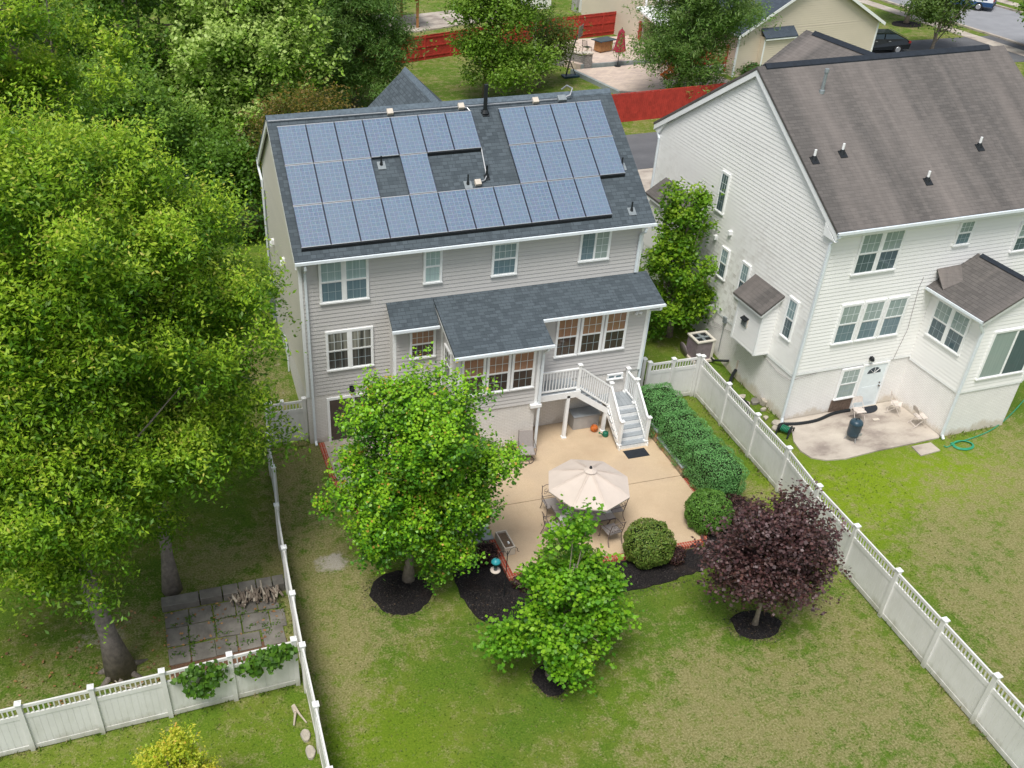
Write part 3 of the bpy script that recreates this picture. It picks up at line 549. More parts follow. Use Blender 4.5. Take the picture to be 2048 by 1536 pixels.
w=MB().use('bronze'); w.cyl((4.1,-.04,.98),(4.1,-.1,.98),.03,.035); w.cyl((4.1,-.04,1.12),(4.1,-.07,1.12),.03); w.build('door_knob',dd)
w=MB().use('black'); w.box(3.26,3.38,-.04,0,2.26,2.42); w.lathe([(0,0),(.09,.02),(.06,.14),(.0,.2)],(3.32,-.12,2.26),8); w.build('wall_lamp',N)
def npipe(u,v,h,r,m):
    w=MB().use(m); z=nz(v); w.cyl((u,v,z-.05),(u,v,z+h),r,r,10); w.use('black').lathe([(r*2.6,-.04),(r*1.5,.13)],(u,v,z),10); T=Matrix.Translation((u,v-.06,z-.02))@Matrix.Rotation(math.atan(NR),4,'X'); w.box(-.14,.14,-.16,.16,-.005,.012,T); return w.build('vent_pipe',N)
for (u,v) in ((.26,2.22),(1.47,2.33),(4.25,1.0),(7.12,2.01)): npipe(u,v,.34,.045,'white')
w=MB().use('greymetal'); u,v=1.9,4.68; z=nz(v); w.cyl((u,v,z),(u,v,z+.7),.06,.06,12); w.cyl((u,v,z+.7),(u,v,z+.82),.085,.075,12); w.lathe([(.11,0),(.1,.12),(.06,.14)],(u,v,z-.05),12); w.build('flue',N)
w=MB().use('white'); w.tube([(0,5.75,2.15),(-.25,5.75,2.18),(-.34,5.75,2.12),(-.36,5.75,2.0)],.06,8); w.build('exhaust_pipe',N)
for (v,z) in ((5.58,5.53),(6.49,4.95)):
    w=MB().use('white'); w.box(-.14,-.01,v-.08,v+.08,z-.08,z+.08); w.build('vent_hood',N)
w=MB().use('greymetal'); w.box(-.1,0,4.62,4.8,1.9,2.15); w.tube([(-.05,4.7,1.9),(-.05,4.7,.5)],.015,5); w.build('meter_box',N)
w=MB().use('acgrey'); w.tube([(-.03,4.7,1.65),(-.03,5.4,1.55),(-.03,6.2,1.8)],.007,5); w.tube([(-.03,4.7,1.55),(-.03,5.6,1.25),(-.03,6.4,1.6)],.007,5); w.tube([(-.03,4.7,1.6),(-.03,3.0,2.0),(-.03,2.0,1.92),(-.03,.9,1.75),(-.04,.1,1.85),(.2,-.03,1.95),(1.0,-.03,2.1)],.007,5); w.tube([(4.4,-.03,2.1),(4.6,-.03,3.4),(4.45,-.03,5.2),(4.5,-.03,5.6)],.007,5); w.build('cable',N)
# ------------------------------------------------------------------ neighbour's yard things
def onN(u,v,z=0): c,s=math.cos(NA),math.sin(NA); return (NO[0]+u*c-v*s,NO[1]+u*s+v*c,z)
A_=thing('air_conditioner','grey outdoor air conditioner with beige top beside the cream house','air conditioner',(17.1,1.75,.22),NA)
w=MB().use('acgrey'); w.box(-.4,.4,-.4,.4,.08,.92); 
for i in range(24): w.box(-.405,.405,-.39+i*.033,-.382+i*.033,.1,.9)
w.build('body',A_); w=MB().use('acbeige')
w.box(-.44,.44,-.44,-.33,.92,.99); w.box(-.44,.44,.33,.44,.92,.99); w.box(-.44,-.33,-.33,.33,.92,.99); w.box(.33,.44,-.33,.33,.92,.99); w.box(.3,.42,-.42,-.3,.05,.92); w.box(.41,.43,-.3,.3,.08,.92); w.build('top_rim',A_,bevel=.02)
w=MB().use('black'); w.box(-.33,.33,-.33,.33,.925,.935); w.use('greymetal'); w.lathe([(0,.0),(.1,.02),(.1,.06),(0,.07)],(0,0,.94),12)
for a in range(4): T=Matrix.Rotation(a*PI/2,4,'Z'); w.box(.05,.31,-.06,.06,.945,.955,T)
w.build('fan',A_); w=MB().use('planter'); w.box(-.5,.5,-.5,.5,-.02,.08); w.build('pad',A_)
w=MB().use('acgrey'); w.lathe([(.3,-.02),(.32,0),(.3,.02)],(0,0,0),20,Matrix.Translation((16.5,2.0,.55))@Matrix.Rotation(1.35,4,'Y')); tag(w.build('metal_disc',None,True),'round grey metal disc leaning against the air conditioner','disc')
w=MB().use('black'); w.tube([(17.62,1.9,.5),(17.45,1.7,.38),(17.5,1.2,.3),(17.7,.9,.42),(17.9,.7,.5)],.05,8); tag(w.build('refrigerant_hose',None,True),'short black insulated hose from the air conditioner to the wall','hose')
def corr(path,r,nm,lab,cat):
    w=MB().use('black'); P=[Vector(p) for p in path]; pts=[]; rr=[]
    for a,b in zip(P,P[1:]):
        n=max(2,int((b-a).length/.035))
        for i in range(n): pts.append(a.lerp(b,i/n)); rr.append(r*(1.0 if len(rr)%2 else .86))
    w.tube(pts,rr,10); return tag(w.build(nm,None,True),lab,cat)
def smooth(path,n=8):
    P=[Vector(p) for p in path]; out=[]
    for i in range(len(P)-1):
        a,b,c,d=P[max(i-1,0)],P[i],P[i+1],P[min(i+2,len(P)-1)]
        for k in range(n):
            t=k/n; out.append(.5*((2*b)+(c-a)*t+(2*a-5*b+4*c-d)*t*t+(3*b-a-3*c+d)*t**3))
    return out+[P[-1]]
corr(smooth([(17.9,.1,.42),(17.65,-.1,.3),(17.3,-.55,.22),(17.15,-1.2,.15),(17.3,-1.9,.12),(17.0,-2.5,.1)],4),.07,'drain_pipe','black corrugated drain pipe lying in the side yard behind the fence','drain pipe')
corr(smooth([onN(-.1,-.3,.1),onN(.5,-.42,.09),onN(1.3,-.42,.09),onN(2.2,-.2,.1),onN(3.0,-.18,.1)],4),.07,'drain_pipe','black corrugated drain pipe lying across the neighbouring concrete patio','drain pipe')
w=MB().use('planter'); w.cyl((17.92,.12,.3),(17.92,.12,.85),.04,.04,8); tag(w.build('standpipe'),'short pale standpipe feeding the black drain pipe by the cream wall','pipe')
for k,(x,y,a,bx,by,bz,rr,lab) in enumerate(((17.35,-1.35,.3,.35,.2,.12,.2,'pale rubble stone beside the black drain pipe behind the fence'),(17.75,-1.75,1.0,.42,.3,.1,.0,'largest flat grey slab leaning near the cream wall'),(18.0,-2.0,.4,.2,.3,.22,.1,'upright grey stone against the cream wall'),(17.3,-1.85,.8,.4,.25,.09,.1,'flat pale stone by the fence next to the slab'),(17.8,-2.35,.2,.22,.16,.1,0,'small pale stone near the corner of the cream house'),(17.55,-2.9,.5,.2,.16,.08,0,'small tan stone on the grass by the fence'),(17.75,-3.3,.1,.36,.24,.09,.1,'flat white stone just before the corner downspout'),(17.5,-3.6,.9,.33,.25,.08,.05,'pale flat stone beside the hose reel'))):
    w=MB().use('rock' if k!=1 else 'stone'); T=Matrix.Translation((x,y,bz*.6))@Matrix.Rotation(a,4,'Z')@Matrix.Rotation(rr*2,4,'X'); rg=random.Random(k)
    w.prism([((bx*.5+rg.uniform(-.05,.05))*math.cos(t)*1.2,(by*.5+rg.uniform(-.04,.04))*math.sin(t)*1.2) for t in [i*2*PI/7 for i in range(7)]],-bz*.6,bz*.6,T); tag(w.build('rubble_stone',bevel=.02),lab,'stone','rubble stones behind the fence')
HR=thing('hose_reel','black hose reel lying tipped over at the patio corner','hose reel',(17.68,-3.95,.0),.6)
w=MB().use('black'); w.lathe([(.0,-.2),(.2,-.2),(.2,-.17),(.1,-.16),(.1,.16),(.2,.17),(.2,.2),(0,.2)],(0,0,0),16,Matrix.Translation((0,0,.22))@Matrix.Rotation(PI/2,4,'X')); w.build('drum',HR,True); w=MB().use('black'); w.tube([(-.3,.22,.02),(-.1,.24,.4),(.25,.24,.25),(.35,.2,.02)],.03,6); w.tube([(-.3,-.22,.02),(-.1,-.24,.4),(.25,-.24,.25),(.35,-.2,.02)],.03,6); w.build('frame',HR)
w=MB().use('hose'); rg=random.Random(3); pts=[(.1*i*0+.13*math.cos(i*.6),-.15+.3*i/60,.22+.13*math.sin(i*.6)) for i in range(60)]; w.tube(pts,.015,5); w.build('hose_coil',HR,True)
w=MB().use('hose'); path=[(28.6,-4.2,.03),(27.0,-5.1,.03),(25.6,-5.75,.03),(24.4,-6.05,.03),(23.4,-6.15,.03)]
for i in range(26): a=i*.75; path.append((23.75+.42*math.cos(a+2.2)*(1-.007*i),-6.35+.3*math.sin(a+2.2)*(1-.01*i),.03+.012*(i//8)))
path+=[(23.1,-6.3,.03),(23.02,-6.2,.03)]
w.tube(smooth(path,5),.022,6); tag(w.build('garden_hose',None,True),'green garden hose coiled on the grass by the cream house corner','hose')
S_=thing('smoker_grill','dark blue barrel smoker standing on the neighbouring patio','grill',(19.86,-5.0,.06))
w=MB().use('smoker'); w.lathe([(.12,.16),(.21,.2),(.235,.3),(.235,.72),(.24,.73)],n=18); w.build('barrel',S_,True); w=MB().use('smoker'); w.lathe([(.245,.72),(.245,.76),(.22,.84),(.14,.9),(.0,.92)],n=18); l=w.build('lid',S_,True); w=MB().use('black'); w.tube([(-.08,0,.9),(-.06,0,.97),(.06,0,.97),(.08,0,.9)],.015,6); w.build('handle',l)
w=MB().use('alu'); w.box(.05,.18,-.245,-.225,.3,.42); w.build('vent_door',S_)
for a in (.5,2.6,4.7):
    w=MB().use('alu'); w.cyl((.15*math.cos(a),.15*math.sin(a),.25),(.25*math.cos(a),.25*math.sin(a),0),.018); w.build('leg',S_)
FC=None
for k,(p,rz,lab) in enumerate(((onN(2.85,-.75,.055),math.radians(175),'folding chair standing closest to the cream house door'),(onN(4.55,-.75,.055),math.radians(225),'rust stained folding chair in the wall corner right of the door'),(onN(4.85,-1.75,.055),math.radians(262),'folding chair nearest the bump out corner of the cream house'))):
    if FC is None:
        FC=thing('folding_chair',lab,'chair',p,rz,'folding chairs on the neighbouring patio')
        w=MB().use('chairgrey'); w.prism([(-.2,-.2),(.2,-.2),(.22,.0),(.2,.2),(-.2,.2)],.43,.45); w.build('seat',FC,bevel=.008)
        w=MB().use('chairgrey'); w.ext([(-.19,-.235,.64),(.19,-.235,.64),(.19,-.29,.82),(.12,-.3,.86),(-.12,-.3,.86),(-.19,-.29,.82)],(0,-.015,-.004)); w.build('backrest',FC)
        for s in (-1,1):
            w=MB().use('chairgrey'); w.tube([(.21*s,.26,0),(.21*s,0,.42),(.21*s,-.24,.66),(.2*s,-.3,.82),(.1*s,-.31,.88),(0,-.31,.885)],.012,6); w.build('leg',FC); w=MB().use('chairgrey'); w.tube([(.19*s,-.3,0),(.19*s,.1,.42)],.012,6); w.build('leg',FC)
        w=MB().use('chairgrey'); w.cyl((-.19,-.22,.1),(.19,-.22,.1),.01); w.build('stretcher',FC)
    else:
        c=copy_tree(FC); c.location=p; c.rotation_euler=(0,0,rz); c['label']=lab
w=MB().use('rubber'); w.ext([(3.68+.55*math.cos(a),-.12-.42*math.sin(a),0) for a in [i*PI/12 for i in range(13)]][::-1],(0,0,.018)); o=w.build('doormat'); o.location=(NO[0],NO[1],.055); o.rotation_euler=(0,0,NA); tag(o,'brown half round doormat at the cream house door','doormat')
w=MB().use('planter'); w.box(-.13,.13,-.06,.06,0,.04); o=w.build('paver_brick'); o.location=onN(3.55,-1.0,.055); tag(o,'single white paver lying on the neighbouring patio by the doormat','paver')
# ================================================================== white vinyl fences
def fence(name,label,posts,hgt=1.8,skip_last=False,flip=1,kind='fence',z0=0,tall=()):
    """posts: list of (x,y,z); boards with grooves, three rails and a row of spindles per bay"""
    F=thing(name,label,kind,posts[0]); O=Vector(posts[0])
    def nb(m='vinyl'): q=LB(); q.off=O; return q.use(m)
    for i,p in enumerate(posts):
        q=nb(); x,y,z=p; h=hgt+.1+(.1 if i in tall else 0); q.box(x-.064,x+.064,y-.064,y+.064,z-.2,z+h); po=q.build('post',F)
        q=nb('white'); q.box(x-.085,x+.085,y-.085,y+.085,z+h,z+h+.035); q.add([(x-.07,y-.07,z+h+.035),(x+.07,y-.07,z+h+.035),(x+.07,y+.07,z+h+.035),(x-.07,y+.07,z+h+.035),(x,y,z+h+.075)],[(0,1,4),(1,2,4),(2,3,4),(3,0,4)]); q.build('post_cap',po)
    for a,b in zip(posts,posts[1:]):
        a=Vector(a); b=Vector(b); d=b-a; l=d.length; d.normalize(); a2=a+d*.06; b2=b-d*.06; U=Vector((0,0,1)); h=hgt
        
        for zz,hh,nn in ((h-.02,.09,'top_rail'),(h-.39,.15,'middle_rail'),(.12,.16,'bottom_rail')): q=nb(); q.bar(a2+U*zz,b2+U*zz,.05,hh); q.build(nn,F)
        
        q=nb(); nbd=max(2,round((l-.12)/.17)); hz=(h-.46-.19)
        for k in range(nbd):
            s=a2.lerp(b2,k/nbd)+d*.004; e=a2.lerp(b2,(k+1)/nbd)-d*.004; q.bar(s+U*(.19+hz/2),e+U*(.19+hz/2),.022,hz)
        q.bar(a2+U*(.2+hz/2),b2+U*(.2+hz/2),.01,hz-.04); q.build('panel',F)
        q=nb(); n=max(3,round((l-.12)/.125))
        for k in range(1,n):
            p=a2.lerp(b2,k/n); q.bar(p+U*(h-.32),p+U*(h-.06),.034,.034,tuple(d))
        q.build('spindle_row',F)
    return F
ys=[-.72,-2.8,-4.9,-6.97,-9.05,-11.08,-13.1,-15.1,-17.1,-19.15,-21.2]
fence('fence','long white vinyl fence on the right between the lawn and the cream house',[(15.66-.062*(k) if k<4 else 15.43-.055*k+.03,y,0) for k,y in enumerate(ys)],1.79)
fence('gate_fence','short white vinyl gate section behind the clipped hedge',[(13.42,-.62,0),(14.45,-.62,0),(15.52,-.63,0)],1.79,kind='gate')
w=MB().use('vinyl'); w.box(13.2,13.33,-.5,-.37,-.2,1.95); w.use('white').box(13.18,13.35,-.52,-.35,1.95,2.0); tag(w.build('fence_post'),'lone white gate post against the right house corner','fence post')
fence('fence','white vinyl fence running along the left side of the lawn',[(-1.5-.0*k,.3,0)]+[(-1.72-.06*k,y,0) for k,y in enumerate((-1.6,-3.55))]+[(x,y,0) for x,y in ((-1.98,-5.55),(-2.06,-7.58),(-2.12,-9.54),(-2.17,-11.52),(-2.18,-13.55),(-2.2,-15.5),(-2.22,-17.5),(-2.24,-19.5),(-2.26,-21.5))],1.79)
fence('gate_fence','short white vinyl gate section beside the left house corner',[(-1.36,.3,0),(-.93,.3,0),(-.1,.3,0)],1.78,kind='gate')
fence('fence','white vinyl fence crossing the lower left corner under leafy vines',[(-2.36,-11.2,0),(-4.1,-11.3,0),(-5.87,-11.42,0),(-7.66,-11.5,0),(-9.43,-11.58,0),(-11.25,-11.66,0),(-13.0,-11.74,0)],1.72)
# ================================================================== patio and furniture
t=NT('exposed_aggregate'); p=t.pos(); n1=t.noise(t.sc(p,.35,.35),1.0,4); n2=t.noise(p,60,2,.8); n3=t.noise(t.sc(p,1.6,1.6),1.0,5)
c=t.ramp(n1,[(.3,'#bda78a'),(.5,'#d0ba9b'),(.7,'#bfab92')]); c=t.mix(t.ramp(n2,[(.35,.5),(.65,0.0)]),c,'#96806a'); c=t.mix(t.ramp(n3,[(.55,0.0),(.8,.35)]),c,'#b3967a'); t.bump(n2,.004); M['aggregate']=t.out(c,.85,.25)
t=NT('stained_concrete'); p=t.pos(); n1=t.noise(t.sc(p,.5,.8),1.0,6,.65); n2=t.noise(p,40,2); c=t.ramp(n1,[(.35,'#8b8078'),(.5,'#b3a99d'),(.68,'#c6bdb0')]); c=t.mix(t.ramp(n2,[(.3,.25),(.6,0.0)]),c,'#857b70'); M['concrete']=t.out(c,.85,.25)
t=NT('mulch'); p=t.pos(); n1=t.noise(p,26,4,.7); n2=t.noise(p,1.2,3); c=t.ramp(n1,[(.3,(.006,.006,.007)),(.55,(.025,.022,.022)),(.75,(.10,.083,.07))]); c=t.mix(t.ramp(n2,[(.55,0.0),(.75,.3)]),c,(.09,.06,.045)); t.bump(n1,.05); M['mulch']=t.out(c,.95,.15)
t=NT('paver'); u=t.uv(); br=t.n('TexBrick',{'offset':.5},{'Vector':u,'Color1':L('#cbb9a8'),'Color2':L('#b9a79c'),'Mortar':L('#a3968b'),'Scale':1.0,'Mortar Size':.008,'Brick Width':.42,'Row Height':.28}); c=t.mix(t.ramp(t.noise(u,1.3,3),[(.4,0.0),(.7,.4)]),br.outputs[0],'#d9c7b8'); M['paver']=t.out(c,.85,.25)
w=MB().use('aggregate')
pp=[(4.86,-1.2),(4.86,-5.0),(4.9,-7.1),(5.0,-8.66),(11.55,-8.72),(12.5,-6.66),(12.5,-5.42)]
def clipslab(pts,z0,z1,m,nm):
    w=MB().use(m); w.prism(pts,z0,z1); return struct(w.build(nm))
clipslab([(4.9,-1.2),(4.9,-5.39),(12.5,-5.425),(12.72,-1.2)],-.2,PZ,'aggregate','patio'); clipslab([(4.9,-5.42),(4.95,-8.64),(11.5,-8.70),(12.48,-6.7),(12.5,-5.455)],-.2,PZ,'aggregate','patio')
lp=[(.5,-.02),(.5,-2.2),(.72,-3.55),(1.1,-4.7),(1.9,-5.6),(3.0,-6.1),(4.25,-6.3),(4.25,-.02)]; clipslab(lp,-.2,.02,'concrete','patio')
def edging(path,w_,z0,z1,lab):
    m=MB().use('redbrick'); P=[Vector((a,b,0)) for a,b in path]; rg=random.Random(4)
    for a,b in zip(P,P[1:]):
        d=b-a; l=d.length; d.normalize(); r=Vector((-d.y,d.x,0)); n=max(1,round(l/.095))
        for k in range(n):
            s=a+d*(l*k/n+.004); e=a+d*(l*(k+1)/n-.004); hh=z1+rg.uniform(-.006,.006)
            m.prism([(s.x,s.y),(e.x,e.y),(e.x+r.x*w_,e.y+r.y*w_),(s.x+r.x*w_,s.y+r.y*w_)],z0,hh)
    return struct(m.build('brick_edging'))
edging([(12.5,-5.6),(12.48,-6.7),(11.5,-8.70)],.21,0,PZ+.01,''); edging([(11.5,-8.92),(4.95,-8.86)],-.21,0,PZ+.01,''); edging([(4.73,-6.95),(4.76,-8.86)],.19,0,PZ+.01,'')
edging([(.5,-.05),(.5,-2.2),(.72,-3.55),(1.1,-4.7),(1.9,-5.6),(3.0,-6.1)],-.2,0,.03,'')
ST=thing('stone_steps','two long bluestone steps down from the tan patio beside the round maple','steps',(4.6,-6,0))
for k,(x0,x1,z) in enumerate(((4.52,4.9,PZ+.05),(4.1,4.46,.09))):
    w=MB().use('capstone')
    for j in range(3): w.box(x0-4.6,x1-4.6,-1.0+.7*j+.004,-.3+.7*j-.004,-.05,z)
    w.build('step',ST,bevel=.008)
def swall(x0,x1,y0,y1,h,lab,skew=0):
    t_=thing('stone_wall',lab,'stone wall',((x0+x1)/2,(y0+y1)/2,0)); hx,hy=(x1-x0)/2,(y1-y0)/2
    w=MB().use('stonewall'); w.box(-hx,hx,-hy,hy,-.1,h); w.build('ledge_stone',t_); w=MB().use('capstone'); n=max(2,round(2*hy/.8))
    for k in range(n): w.box(-hx-.04,hx+.04,-hy-.02+k*(2*hy+.04)/n+.004,-hy-.02+(k+1)*(2*hy+.04)/n-.004,h,h+.055)
    w.build('cap_stone',t_,bevel=.006)
swall(12.53,12.83,-3.45,-1.5,.62,'taller ledge stone wall with bluestone cap behind the stair rail'); swall(12.53,12.83,-5.42,-3.5,.42,'lower ledge stone wall with bluestone cap at the end of the hedge')
# umbrella, table, chairs
UX,UY=7.93,-7.22
U_=thing('parasol','cream octagonal patio parasol over the tiled table','parasol',(UX,UY,PZ))
w=MB().use('canvas'); R0,zt,ze=1.34,2.62,2.03; ring=[]; vs=[]; fs=[]
nR=6
for i in range(nR+1):
    r=R0*i/nR; 
    for j in range(32):
        a=2*PI*j/32+math.radians(1); k=math.cos(PI/8)/math.cos(((a-math.radians(1)+1e-9)%(PI/4))-PI/8); rr=r*(.955*k+.045 if True else 1)/.97
        sag=.028*math.sin(PI*i/nR)*abs(math.sin(4*(a-math.radians(1)))); z=zt+(ze-zt)*(.8*(i/nR)+.2*(i/nR)**2)-sag
        vs.append((rr*math.cos(a),rr*math.sin(a),z-PZ))
vs[0:32]=[(0,0,zt-PZ)]*32
for i in range(nR):
    for j in range(32): fs.append([i*32+j,(i+1)*32+j,(i+1)*32+(j+1)%32,i*32+(j+1)%32])
w.add(vs,fs); 
for j in range(32):
    a=vs[nR*32+j]; b=vs[nR*32+(j+1)%32]; w.add([a,b,(b[0]*.995,b[1]*.995,b[2]-.05),(a[0]*.995,a[1]*.995,a[2]-.05)],[(0,3,2,1)])
cn=w.build('canopy',U_); sm=MB().use('canvas')
for j in range(8):
    a=2*PI*j/8+math.radians(1)
    for s_ in (-1,1): sm.tube([((.2+1.1*q/4)*math.cos(a)-s_*.028*math.sin(a),(.2+1.1*q/4)*math.sin(a)+s_*.028*math.cos(a),zt+(ze-zt)*(.8*((.2+1.1*q/4)/R0)+.2*((.2+1.1*q/4)/R0)**2)-PZ+.012) for q in range(5)],.008,4)
sm.build('seam',cn)
w=MB().use('canvas'); vs=[(0,0,zt+.07-PZ)]; fs=[]
for j in range(16): a=2*PI*j/16; vs.append((.21*math.cos(a),.21*math.sin(a),zt-.03-PZ-(.012 if j%2 else 0)))
for j in range(16): fs.append([0,1+j,1+(j+1)%16])
w.add(vs,fs); w.build('vent_cap',cn)
w=MB().use('bronze'); w.cyl((0,0,0),(0,0,zt-PZ+.03),.022,.02,10); w.build('pole',U_); w=MB().use('black'); w.lathe([(.045,.05),(.05,.08),(.03,.13),(0,.14)],(0,0,zt-PZ),10); w.build('finial',U_,True)
for j in range(8):
    a=2*PI*j/8+math.radians(1); w=MB().use('bronze'); w.bar((.05*math.cos(a),.05*math.sin(a),zt-.05-PZ),(R0*.97*math.cos(a),R0*.97*math.sin(a),ze-.03-PZ),.015,.012); w.bar((.03*math.cos(a),.03*math.sin(a),1.75),(R0*.5*math.cos(a),R0*.5*math.sin(a),2.25-PZ+.05),.012,.012); w.build('rib',U_)
T_=thing('patio_table','rectangular tiled patio table standing under the cream parasol','table',(7.97,-7.05,PZ))
w=MB().use('bronze'); w.box(-.93,.93,-.58,.58,.55,.585); w.build('frame',T_); w=MB().use('tile')
nx,ny=6,4; rg=random.Random(2)
for i in range(nx):
    for j in range(ny):
        w.use('tile_l' if (i,j) in ((0,1),(1,2),(5,1),(4,2),(5,2)) else 'tile'); w.box(-.92+i*1.84/nx+.006,-.92+(i+1)*1.84/nx-.006,-.57+j*1.14/ny+.006,-.57+(j+1)*1.14/ny-.006,.586,.6+.002*((i+j)%2))
w.build('tile_top',T_)
for sx in (-1,1):
    for sy in (-1,1):
        w=MB().use('bronze'); w.tube([(.8*sx,.46*sy,.55),(.78*sx,.44*sy,.35),(.72*sx,.4*sy,.15),(.82*sx,.47*sy,0)],.024,8); w.build('leg',T_)
def scroll(mb,cx,z,r,y,ph):
    mb.tube([(cx+r*(1-.06*i)*math.cos(ph+i*.5),y,z+r*(1-.06*i)*math.sin(ph+i*.5)) for i in range(13)],.008,5)
C0_=None
for (x,y,rz,lab) in ((7.2,-6.2,math.radians(180),'patio dining chair on the far side of the table with its scroll back showing'),(6.82,-7.35,math.radians(-90),'patio dining chair at the left end of the tiled table'),(9.15,-6.95,math.radians(90),'patio dining chair at the right end of the tiled table'),(8.6,-7.95,math.radians(8),'patio dining chair on the near side of the table beside the rounded shrub')):
    if C0_ is None:
        C0_=thing('patio_chair',lab,'chair',(x,y,PZ),rz,'bronze patio dining chairs')      # faces +y
        w=MB().use('sling'); w.box(-.25,.25,-.24,.24,.42,.46); w.build('seat',C0_,bevel=.015)
        w=MB().use('bronze')
        for s in (-1,1): w.tube([(.25*s,-.23,.42),(.25*s,-.27,.6),(.24*s,-.33,.9),(.24*s,-.37,.97)],.014,6)
        w.tube([(-.24,-.34,.92),(-.1,-.36,.98),(0,-.36,.96),(.1,-.36,.98),(.24,-.34,.92)],.012,6); w.tube([(-.25,-.26,.56),(.25,-.26,.56)],.01,6)
        for (cx_,z,r,ph) in ((-.1,.8,.09,0),(.1,.8,.09,PI),(-.13,.66,.07,2),(.13,.66,.07,1),(0,.7,.06,4)): scroll(w,cx_,z,r,-.31,ph)
        w.build('backrest',C0_)
        for s in (-1,1):
            w=MB().use('bronze'); w.tube([(.26*s,-.3,.7),(.29*s,-.1,.67),(.3*s,.15,.66),(.28*s,.24,.62),(.27*s,.22,.44)],.013,6); w.build('armrest',C0_)
            w=MB().use('bronze'); w.tube([(.24*s,.22,.43),(.25*s,.26,.2),(.25*s,.24,.08),(.25*s,.3,0)],.014,6); w.build('leg',C0_); w=MB().use('bronze'); w.tube([(.24*s,-.22,.43),(.25*s,-.24,.22),(.25*s,-.34,0)],.014,6); w.build('leg',C0_)
    else:
        c=copy_tree(C0_); c.location=(x,y,PZ); c.rotation_euler=(0,0,rz); c['label']=lab
SW=thing('swivel_chair','swivel rocking patio chair with round base by the downspout','chair',(7.45,-3.15,PZ),math.radians(168))
w=MB().use('sling'); w.box(-.28,.28,-.25,.26,.4,.43); w.ext([(-.27,-.24,.43),(.27,-.24,.43),(.25,-.42,1.02),(-.25,-.42,1.02)],(0,-.014,0)); w.build('sling_seat',SW); w=MB().use('bronze'); w.tube([(.29*math.cos(i*PI/10),.29*math.sin(i*PI/10),.03) for i in range(20)],.014,6,closed=True); w.cyl((0,0,.12),(0,0,.4),.035); 
for i in range(4): a=i*PI/2+.4; w.tube([(0,0,.13),(.2*math.cos(a),.2*math.sin(a),.1),(.29*math.cos(a),.29*math.sin(a),.03)],.014,6)
w.build('swivel_base',SW)
for s in (-1,1): w=MB().use('bronze'); w.tube([(.28*s,-.34,.75),(.31*s,0,.66),(.31*s,.22,.64),(.29*s,.26,.42)],.014,6); w.tube([(.28*s,.26,.42),(.28*s,-.24,.42),(.26*s,-.44,1.04)],.014,6); w.build('armrest',SW)
w=MB().use('rubber'); w.box(11.12,11.98,-4.06,-3.58,PZ,PZ+.014); tag(w.build('doormat'),'black rectangular doormat at the foot of the deck stairs','doormat')
PL=thing('planter_box','pale rectangular planter box standing on the brick corner of the patio','planter',(5.12,-7.42,PZ),.03)
w=MB().use('planter'); 
for (a,b,c_,d) in ((-.19,.19,-.43,-.38),(-.19,.19,.38,.43),(-.19,-.145,-.38,.38),(.145,.19,-.38,.38)): w.box(a,b,c_,d,0,.34)
w.build('box',PL,bevel=.01); w=MB().use('soil'); w.box(-.145,.145,-.38,.38,.02,.27); w.build('soil',PL); w=MB().use('white'); w.box(.02,.08,-.2,-.1,.27,.33); w.build('stone_chip',PL,bevel=.01)
HK=thing('shepherd_hook','black shepherd hook pole carrying a teal bird feeder over the mulch','hook pole',(4.38,-9.45,0))
w=MB().use('black'); w.cyl((0,0,-.1),(0,0,1.9),.018,.014,8)
for s in (-1,1): w.tube([(0,0,1.75),(.1*s,.02*s,1.95),(.24*s,.05*s,1.98),(.33*s,.06*s,1.88),(.34*s,.06*s,1.78),(.4*s,.07*s,1.74)],.009,6)
w.build('pole',HK)
FD=thing('bird_feeder','teal topped bird feeder hanging from the black shepherd hook','bird feeder',(4.0,-9.52,1.25))
w=MB().use('teal'); w.lathe([(.15,.36),(.14,.4),(.08,.47),(.0,.49)],n=14); w.build('cap',FD,True); w=MB().use('glass'); w.cyl((0,0,.06),(0,0,.37),.055,.055,12); w.build('seed_tube',FD); w=MB().use('canvas'); w.lathe([(.06,.05),(.15,.06),(.16,.03),(.14,.0),(.0,.0)],n=14); w.build('tray',FD,True); w=MB().use('black'); w.tube([(0,0,.48),(.0,0,.53)],.006,4); w.build('hanger',FD)
# ================================================================== foliage
def srgb2(c): return lin(c)[:3]
def leaf_mesh(name,parent,P,A,Bv,Ls,Ws,cols,mat,shape='rhomb'):
    """P centres, A long axis, Bv across, arrays -> one mesh of small leaf faces (4 verts each)"""
    n=len(P); v=np.empty((n,4,3),np.float32)
    v[:,0]=P-A*Ls[:,None]*.5; v[:,1]=P+Bv*Ws[:,None]*.5-A*Ls[:,None]*.05; v[:,2]=P+A*Ls[:,None]*.5; v[:,3]=P-Bv*Ws[:,None]*.5-A*Ls[:,None]*.05
    me=bpy.data.meshes.new(name); me.vertices.add(n*4); me.vertices.foreach_set('co',v.reshape(-1)); me.loops.add(n*4); me.loops.foreach_set('vertex_index',np.arange(n*4,dtype=np.int32)); me.polygons.add(n); me.polygons.foreach_set('loop_start',np.arange(0,n*4,4,dtype=np.int32)); me.polygons.foreach_set('loop_total',np.full(n,4,np.int32))
    me.update(calc_edges=True); me.materials.append(M[mat])
    at=me.color_attributes.new('leafcol','FLOAT_COLOR','POINT'); c4=np.ones((n,4,4),np.float32); c4[:,:,:3]=cols[:,None,:]; at.data.foreach_set('color',c4.reshape(-1))
    o=bpy.data.objects.new(name,me); COL.objects.link(o)
    if parent is not None: o.parent=parent
    return o
def nrm_(a): return a/np.maximum(np.linalg.norm(a,axis=1,keepdims=True),1e-9)
